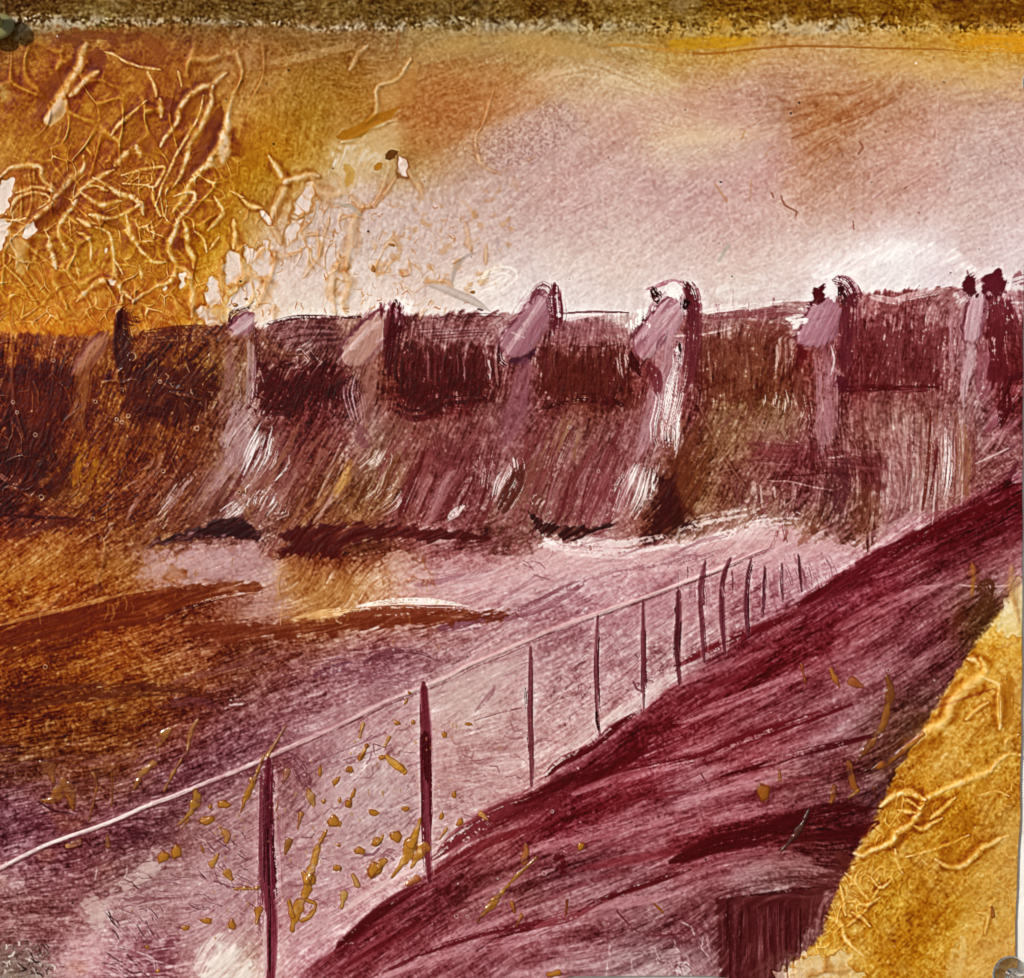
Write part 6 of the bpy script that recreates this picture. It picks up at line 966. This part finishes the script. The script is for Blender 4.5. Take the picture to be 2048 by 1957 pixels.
for v, s, w, c in [('G', '1700,1260 1730,1330 1700,1410 1660,1480 1640,1580', [8, 14, 26, 24, 8], 'a87010'), ('G', '1690,1400 1770,1440 1740,1500 1690,1530', [8, 20, 18, 8], 'a87010'), ('G', '1620,1420 1640,1500', [8, 14], 'a87010'), ('G', '1830,1020 1780,1120 1760,1210 1730,1290', [6, 14, 18, 16], 'b47c1c'), ('G', '1480,600 1450,680 1400,790 1370,860 1350,920', [4, 8, 14, 16, 6], 'a06a14'),
                   ('G', '1600,440 1550,520 1500,600', [2, 5, 7], 'a87840'), ('G', '960,450 900,520 880,580', [8, 22, 8], '94601c'), ('G', '1110,400 1070,470 1050,590', [5, 12, 5], '94602c'), ('G', '1020,620 960,720 920,800', [5, 9, 6], '98622c'), ('G', '860,640 800,700 750,790', [20, 24, 6], '8c5820'), ('G', '520,700 545,770 500,960', [6, 7, 5], '94602c'),
                   ('G', '625,690 632,780 625,880', [5, 7, 4], '94602c'), ('G', '230,640 290,690 300,740', [10, 36, 18], '7c4414'), ('G', '220,850 290,850 350,760 400,820 410,900', [6, 20, 30, 20, 8], '8c540c'), ('G', '1100,800 1110,860 1060,930 1000,990', [10, 20, 14, 6], 'a0701c'), ('G', '600,1050 605,1110', [10, 14], '8c541c'), ('G', '380,1110 440,1090', [10, 16], 'b0743c'), ('G', '1020,1010 1060,960', [4, 12], '8c5820'),
                   ('G', '1240,1010 1280,1050 1270,1080', [10, 20, 8], 'a87030'), ('G', '1130,1110 1140,1150', [6, 10], 'b07c30'), ('G', '1190,1210 1220,1160', [14, 6], 'b07c30'), ('G', '1270,1260 1300,1300', [16, 10], 'a87020'), ('G', '1320,1350 1420,1350', [16, 8], 'b07c30'), ('G', '1690,930 1670,1010', [10, 6], 'a87030'), ('G', '1610,690 1590,750', [14, 6], '94603c'), ('G', '1560,860 1550,910', [14, 6], 'a87030'), ('G', '1450,1470 1440,1540', [22, 12], 'a06414'), ('G', '1620,1080 1600,1150', [14, 6], '8c5c18'),
                   ('G', '1740,830 1760,880', [20, 10], 'a47434'), ('H', '250,1190 180,1280', [20, 12], 'a87018'), ('H', '400,1090 370,1160 330,1230 290,1285', [20, 24, 16, 5], 'a87018'), ('H', '450,960 420,1050 400,1100', [6, 12, 14], 'b07814'), ('H', '470,1120 430,1180 400,1230', [20, 16, 6], 'a87018'), ('H', '240,1050 210,1100', [8, 16], 'b07c20'), ('H', '260,610 310,650 360,690', [8, 12, 8], 'c08820'), ('H', '275,500 250,550', [6, 4], 'b88430'), ('H', '150,545 110,620', [6, 8], 'b8801c'),
                   ('H', '130,420 110,500', [4, 4], 'c09858'), ('H', '600,1010 560,1070', [8, 4], 'b07c34'), ('H', '790,930 830,960', [10, 6], 'b88440'), ('H', '70,1270 100,1330', [10, 14], 'b08440'), ('H', '20,1380 10,1450', [16, 8], 'b08840'), ('H', '1045,1100 1035,1190', [7, 16], '9c5c14'), ('H', '1100,1175 1020,1250 960,1310 880,1400 770,1530', [4, 8, 15, 16, 3], '9c6c10'), ('H', '960,1420 980,1480', [12, 6], '9c5c18'), ('H', '1015,1500 990,1560', [10, 4], 'a0601c'), ('H', '1275,1410 1265,1500', [6, 8], '843c14'),
                   ('H', '1170,1830 1220,1820', [10, 16], 'a86c10'), ('H', '430,1290 380,1320', [16, 8], '9c5018'), ('I', '1195,160 1215,260 1180,400 1130,500 1040,615', [10, 22, 24, 18, 6], '784408'), ('I', '880,120 905,180 930,220', [12, 14, 5], '9c5818'), ('I', '715,90 735,190', [5, 7], '944818'), ('I', '980,640 990,710 1010,780', [14, 12, 10], '8c5010'), ('I', '900,780 880,860', [12, 14], '8c5010'), ('I', '1030,800 980,840', [8, 6], 'a06c14'),
                   ('I', '1390,480 1300,560 1200,640 1110,680', [10, 16, 16, 4], '9c5808'), ('I', '760,900 700,1020 600,1140', [5, 10, 6], '482410'), ('I', '1780,1450 1790,1500', [5, 9], 'a0601c'), ('H', '1760,1430 1810,1480', [4, 9], 'a4601c'), ('I', '590,690 595,740', [3, 5], 'a0682c'), ('I', '1000,190 1050,210', [16, 14], '94501c'), ('D', '930,990 990,1010', [5, 4], '6c3c10'), ('I', '1120,780 1130,830', [5, 5], 'a06414')]:
    ooze(v, s, w, c)
for k in range(140):
    x = RS.uniform(420, 1100); y = RS.uniform(1440, 1900)
    if y > 1990 - x * .68 + 190 or y < 1790 - x * .56 + 70: continue
    sl = win(np.array([[x, y]]), 7); d = np.hypot((XX[sl] - x) / RS.uniform(1, 2.4), (YY[sl] - y) / RS.uniform(1, 4)); lay(sl, sm(1.6, .6, d) * .6, 'b08848'); HT[sl] += .5 * sm(1.6, .6, d)
# sagging, slightly cockled cloth
HT += .9 * noise(120, 90)
# unsharp mask on the density: crisper edges and local contrast
a = D.mean(-1); b1 = blur(a, 2.2); b2 = blur(a, 11)
k_ = np.clip((a + .50 * (a - b1) + .26 * (a - b2)) / np.maximum(a, .05), .45, 1.7); D *= k_[..., None]; D[:] = np.clip(D, .10, 7.5)
del a, b1, b2, k_
# ======================================================================
# MATERIALS
# ======================================================================
def mat(name):
    m = bpy.data.materials.new(name); m.use_nodes = True
    return m, m.node_tree, m.node_tree.nodes['Principled BSDF']
def link(t, a, b): t.links.new(a, b)
m_paint, t, p = mat('paint')
a1 = t.nodes.new('ShaderNodeAttribute'); a1.attribute_name = 'pigment'; a2 = t.nodes.new('ShaderNodeAttribute'); a2.attribute_name = 'gloss'
tc = t.nodes.new('ShaderNodeTexCoord')
nz = t.nodes.new('ShaderNodeTexNoise'); nz.inputs['Scale'].default_value = 2600; nz.inputs['Detail'].default_value = 3; link(t, tc.outputs['Object'], nz.inputs['Vector'])
bp = t.nodes.new('ShaderNodeBump'); bp.inputs['Strength'].default_value = .35; bp.inputs['Distance'].default_value = .00012
link(t, nz.outputs['Fac'], bp.inputs['Height']); link(t, bp.outputs[0], p.inputs['Normal'])
mr = t.nodes.new('ShaderNodeMapRange'); mr.inputs['To Min'].default_value = .72; mr.inputs['To Max'].default_value = .13
link(t, a2.outputs['Fac'], mr.inputs['Value']); link(t, mr.outputs[0], p.inputs['Roughness'])
m2 = t.nodes.new('ShaderNodeMapRange'); m2.inputs['To Min'].default_value = .02; m2.inputs['To Max'].default_value = .55
sq = t.nodes.new('ShaderNodeMath'); sq.operation = 'POWER'; sq.inputs[1].default_value = 3.2; link(t, a2.outputs['Fac'], sq.inputs[0]); link(t, sq.outputs[0], m2.inputs['Value']); link(t, m2.outputs[0], p.inputs['Specular IOR Level'])
# fine pigment grain
n2 = t.nodes.new('ShaderNodeTexNoise'); n2.inputs['Scale'].default_value = 5200; n2.inputs['Detail'].default_value = 2; link(t, tc.outputs['Object'], n2.inputs['Vector'])
r2 = t.nodes.new('ShaderNodeMapRange'); r2.inputs['To Min'].default_value = .86; r2.inputs['To Max'].default_value = 1.12; link(t, n2.outputs['Fac'], r2.inputs['Value'])
mx = t.nodes.new('ShaderNodeVectorMath'); mx.operation = 'SCALE'; link(t, a1.outputs['Color'], mx.inputs[0]); link(t, r2.outputs[0], mx.inputs['Scale']); link(t, mx.outputs[0], p.inputs['Base Color'])

m_cloth, t, p = mat('raw_canvas'); tc = t.nodes.new('ShaderNodeTexCoord')
wv1 = t.nodes.new('ShaderNodeTexWave'); wv1.inputs['Scale'].default_value = 420; wv1.inputs['Distortion'].default_value = 1.5; link(t, tc.outputs['Object'], wv1.inputs['Vector'])
cr = t.nodes.new('ShaderNodeValToRGB'); cr.color_ramp.elements[0].color = (.42, .33, .22, 1); cr.color_ramp.elements[1].color = (.62, .53, .40, 1)
link(t, wv1.outputs['Fac'], cr.inputs[0]); link(t, cr.outputs[0], p.inputs['Base Color']); p.inputs['Roughness'].default_value = .9

m_wall, t, p = mat('wall_paint'); tc = t.nodes.new('ShaderNodeTexCoord')
n1 = t.nodes.new('ShaderNodeTexNoise'); n1.inputs['Scale'].default_value = 38; n1.inputs['Detail'].default_value = 6; n1.inputs['Distortion'].default_value = .8; link(t, tc.outputs['Object'], n1.inputs['Vector'])
cr = t.nodes.new('ShaderNodeValToRGB'); e = cr.color_ramp.elements; e[0].position = .27; e[0].color = (.42, .27, .12, 1); e[1].position = .36; e[1].color = (.74, .70, .64, 1)
e2 = e.new(.60); e2.color = (.80, .79, .76, 1); e3 = e.new(.70); e3.color = (.66, .70, .62, 1)
link(t, n1.outputs['Fac'], cr.inputs[0]); link(t, cr.outputs[0], p.inputs['Base Color']); p.inputs['Roughness'].default_value = .6
n3 = t.nodes.new('ShaderNodeTexNoise'); n3.inputs['Scale'].default_value = 700; n3.inputs['Detail'].default_value = 4; link(t, tc.outputs['Object'], n3.inputs['Vector'])
b3 = t.nodes.new('ShaderNodeBump'); b3.inputs['Strength'].default_value = .4; b3.inputs['Distance'].default_value = .0004; link(t, n3.outputs['Fac'], b3.inputs['Height']); link(t, b3.outputs[0], p.inputs['Normal'])

def plastic(name, col, rough=.04):
    m, t, p = mat(name); p.inputs['Base Color'].default_value = (*col, 1); p.inputs['Transmission Weight'].default_value = 1.0
    p.inputs['Roughness'].default_value = rough; p.inputs['IOR'].default_value = 1.49
    tc = t.nodes.new('ShaderNodeTexCoord'); n = t.nodes.new('ShaderNodeTexNoise'); n.inputs['Scale'].default_value = 320; link(t, tc.outputs['Object'], n.inputs['Vector'])
    b = t.nodes.new('ShaderNodeBump'); b.inputs['Strength'].default_value = .06; b.inputs['Distance'].default_value = .0003; link(t, n.outputs['Fac'], b.inputs['Height']); link(t, b.outputs[0], p.inputs['Normal'])
    return m
m_clear = plastic('clear_plastic', (.86, .84, .82)); m_olive = plastic('olive_plastic', (.34, .31, .11), .25); m_olive.node_tree.nodes['Principled BSDF'].inputs['Transmission Weight'].default_value = .45
m_steel, t, p = mat('steel'); p.inputs['Metallic'].default_value = 1; p.inputs['Base Color'].default_value = (.55, .5, .46, 1); p.inputs['Roughness'].default_value = .3

# ======================================================================
# THE PAINTING: one relief sheet, cut into its painted parts
# ======================================================================
def tag(o, label=None, cat=None, group=None, kind=None):
    for k, v in (('label', label), ('category', cat), ('group', group), ('kind', kind)):
        if v: o[k] = v
    return o
PAINTING = bpy.data.objects.new('painting', None); COL.objects.link(PAINTING)
PAINTING.location = P(1024, 1968); PAINTING.empty_display_size = .02
tag(PAINTING, 'ochre and maroon painting of a dam wall with a railed walkway, on bare edged canvas', 'painting')

HT[:] = np.maximum(HT - np.median(HT), -3.2)
hx, hy = XX.copy(), YY.copy(); dep = HT.copy()
# right edge: a cut, slightly wandering and frayed selvedge, turned back over its own thickness
edge = np.interp(gy, [-40, 430, 620, 1100, 1400, 1650, 1760, 1880, 1990], [2056, 2052, 2047, 2045, 2044, 2040, 2034, 2031, 2029]).astype(f32)
edge += (.9 * np.sin(gy * 2 * np.pi / 5.6 + 1.2 * np.sin(gy / 37)) + .7 * np.sin(gy / 23.)).astype(f32)
over = np.clip(XX - edge[:, None], 0, None); hx -= over; dep = dep * (over <= 0) - over * .8
bed = np.interp(gx, [-40, 1080, 1150, 1420, 1500, 2060], [1966, 1964, 1953.5, 1952, 1962, 1964]).astype(f32)
over = np.clip(YY - bed[None], 0, None); hy -= over; dep = np.maximum(dep - over * .8, -8.6)
# top: the cloth rolls back over the stretcher bar
roll = np.clip(50 - YY, 0, None); dep -= roll * .07 * sm(0, 26, roll)
px = (hx - 1024) * U; pz = -(hy - 1968) * U; py = -dep * U      # local to the Empty
del hx, hy, roll, over
co = np.stack([px, py, pz], -1).astype(f32)
du = np.gradient(co, axis=1); dv = np.gradient(co, axis=0)
nrm = np.cross(dv, du); nrm /= np.maximum(np.linalg.norm(nrm, axis=-1, keepdims=True), 1e-12); nrm = nrm.astype(f32)
if nrm[H // 2, W // 2, 1] > 0: nrm = -nrm
del du, dv
RGBA = np.ones((H, W, 4), f32); RGBA[..., :3] = np.clip(np.exp(-D * 1.08) * .92, .0015, .86)
GLc = np.clip(GL, 0, 1)
cell = PID[:-1, :-1]
idx = np.arange(H * W, dtype=np.int32).reshape(H, W)
def grid_object(name, msk, label=None):
    iy, ix = np.nonzero(msk)
    a = idx[iy, ix]; q = np.stack([a, a + W, a + W + 1, a + 1], 1)
    used, inv = np.unique(q.ravel(), return_inverse=True); inv = inv.astype(np.int32)
    me = bpy.data.meshes.new(name); n = len(used); f = len(a)
    me.vertices.add(n); me.vertices.foreach_set('co', co.reshape(-1, 3)[used].ravel())
    me.loops.add(f * 4); me.loops.foreach_set('vertex_index', inv)
    me.polygons.add(f); me.polygons.foreach_set('loop_start', np.arange(0, f * 4, 4, dtype=np.int32))
    me.update(calc_edges=True)
    at_ = me.attributes.new('pigment', 'FLOAT_COLOR', 'POINT'); at_.data.foreach_set('color', RGBA.reshape(-1, 4)[used].ravel())
    at_ = me.attributes.new('gloss', 'FLOAT', 'POINT'); at_.data.foreach_set('value', GLc.ravel()[used])
    me.polygons.foreach_set('use_smooth', np.ones(f, bool))
    try:
        an = me.attributes.new('custom_normal', 'FLOAT_VECTOR', 'POINT'); an.data.foreach_set('vector', nrm.reshape(-1, 3)[used].ravel())
    except Exception as ex: print('normals', ex)
    me.materials.append(m_paint); me.update()
    o = bpy.data.objects.new(name, me); COL.objects.link(o); o.parent = PAINTING
    if label: o['label'] = label
    return o
cnt = np.bincount(cell.ravel(), minlength=len(PARTS))
small = [i for i in range(len(PARTS)) if 0 < cnt[i] < 14]
if small:
    fb = np.isin(cell, small); cell = cell.copy(); cell[fb] = pt_fore
for i, (name, lab) in enumerate(PARTS):
    m_ = cell == i
    if m_.sum(): grid_object(name, m_, lab)
print('PARTS', len(PARTS), 'cells', H * W, 'small', len(small))
del co, nrm, RGBA, D

def mesh_obj(name, bm, m, parent=None, smooth=False):
    me = bpy.data.meshes.new(name); bmesh.ops.recalc_face_normals(bm, faces=bm.faces); bm.to_mesh(me); bm.free(); me.materials.append(m)
    if smooth: me.polygons.foreach_set('use_smooth', np.ones(len(me.polygons), bool))
    o = bpy.data.objects.new(name, me); COL.objects.link(o)
    if parent is not None: o.parent = parent; o.matrix_parent_inverse = Matrix.Identity(4)
    return o
# unpainted canvas body behind the paint layer
bm = bmesh.new(); y0, y1 = 4.5 * U, 8.5 * U
pts = [(-36, 62), (2040, 62), (2036, 620), (2034, 1400), (2028, 1650), (2020, 1890), (2018, 1945), (-36, 1945)]
fr = [bm.verts.new(((x - 1024) * U, y0, -(y - 1968) * U)) for x, y in pts]; bk_ = [bm.verts.new(((x - 1024) * U, y1, -(y - 1968) * U)) for x, y in pts]
bm.faces.new(fr); bm.faces.new(bk_[::-1])
for i in range(len(pts)): j = (i + 1) % len(pts); bm.faces.new((fr[i], bk_[i], bk_[j], fr[j]))
mesh_obj('canvas_body', bm, m_cloth, PAINTING)

# ======================================================================
# WALL AND GROUND
# ======================================================================
bm = bmesh.new()
WY = 9.5 * U
n = 24
vs = [[bm.verts.new((-3 + 6 * i / n, WY + .0004 * math.sin(i * 2.3 + j * 1.7) * (0 if abs(i - n / 2) < 2 else 1), 3.2 * j / n)) for i in range(n + 1)] for j in range(n + 1)]
for j in range(n):
    for i in range(n): bm.faces.new((vs[j][i], vs[j][i + 1], vs[j + 1][i + 1], vs[j + 1][i]))
tag(mesh_obj('wall', bm, m_wall), 'paint spattered white wall showing as a strip right of the canvas', kind='structure')
bm = bmesh.new(); vs = [bm.verts.new(v) for v in ((-40, -40, 0), (40, -40, 0), (40, WY, 0), (-40, WY, 0))]; bm.faces.new(vs)
m_gr, t, p = mat('paving'); nn = t.nodes.new('ShaderNodeTexNoise'); nn.inputs['Scale'].default_value = 6; rr = t.nodes.new('ShaderNodeValToRGB'); rr.color_ramp.elements[0].color = (.16, .15, .13, 1); rr.color_ramp.elements[1].color = (.3, .28, .25, 1)
link(t, nn.outputs['Fac'], rr.inputs[0]); link(t, rr.outputs[0], p.inputs['Base Color']); p.inputs['Roughness'].default_value = .9
tag(mesh_obj('ground', bm, m_gr), kind='structure')

# ======================================================================
# PUSHPINS
# ======================================================================
def lathe(prof, seg=40):
    bm = bmesh.new(); rings = []
    for r, z in prof:
        rings.append([bm.verts.new((0, 0, z * U))] if r < 1e-6 else [bm.verts.new((r * U * math.cos(2 * math.pi * k / seg), r * U * math.sin(2 * math.pi * k / seg), z * U)) for k in range(seg)])
    for a, b in zip(rings, rings[1:]):
        for k in range(seg):
            l = (k + 1) % seg
            if len(a) == 1: bm.faces.new((a[0], b[k], b[l]))
            elif len(b) == 1: bm.faces.new((a[k], b[0], a[l]))
            else: bm.faces.new((a[k], b[k], b[l], a[l]))
    return bm
BASE = [(0, 0), (28, 0), (33, 1), (36, 4), (36.5, 8), (34, 12), (27, 15), (18, 17), (0, 17)]
GRIP = [(0, 17.1), (16, 17.1), (14, 22), (12.5, 30), (13, 42), (15.5, 52), (19, 60), (21, 66), (21.5, 71), (19.5, 75), (15, 76), (8, 72.5), (0, 71.5)]
def pushpin(x, y, tilt_to, tilt, m, label, sc=1.0):
    r = bpy.data.objects.new('pushpin', None); COL.objects.link(r); r.location = P(x, y, 1.5); r.empty_display_size = .004
    ax = Vector((math.sin(tilt) * tilt_to[0], -math.cos(tilt), -math.sin(tilt) * tilt_to[1])).normalized()
    r.rotation_euler = ax.to_track_quat('Z', 'Y').to_euler(); r.scale = (sc, sc, sc)
    tag(r, label, 'pushpin', 'clear pushpins holding the canvas')
    mesh_obj('base_flange', lathe(BASE), m, r, True); mesh_obj('grip', lathe(GRIP), m, r, True)
    mesh_obj('needle', lathe([(0, -20), (1.0, -14), (2.6, -8), (2.6, 40), (0, 41)], 16), m_steel, r, True)
    return r
pushpin(2014, 1945, (.95, .3), math.radians(16), m_clear, 'clear glassy pushpin at the lower right canvas corner')
pushpin(-4, 58, (.05, -1.0), math.radians(30), m_olive, 'olive tinted pushpin over the dark top left corner', .95)
pushpin(2078, 166, (.3, .2), math.radians(10), m_clear, 'clear pushpin whose rim peeks in at the upper right edge')
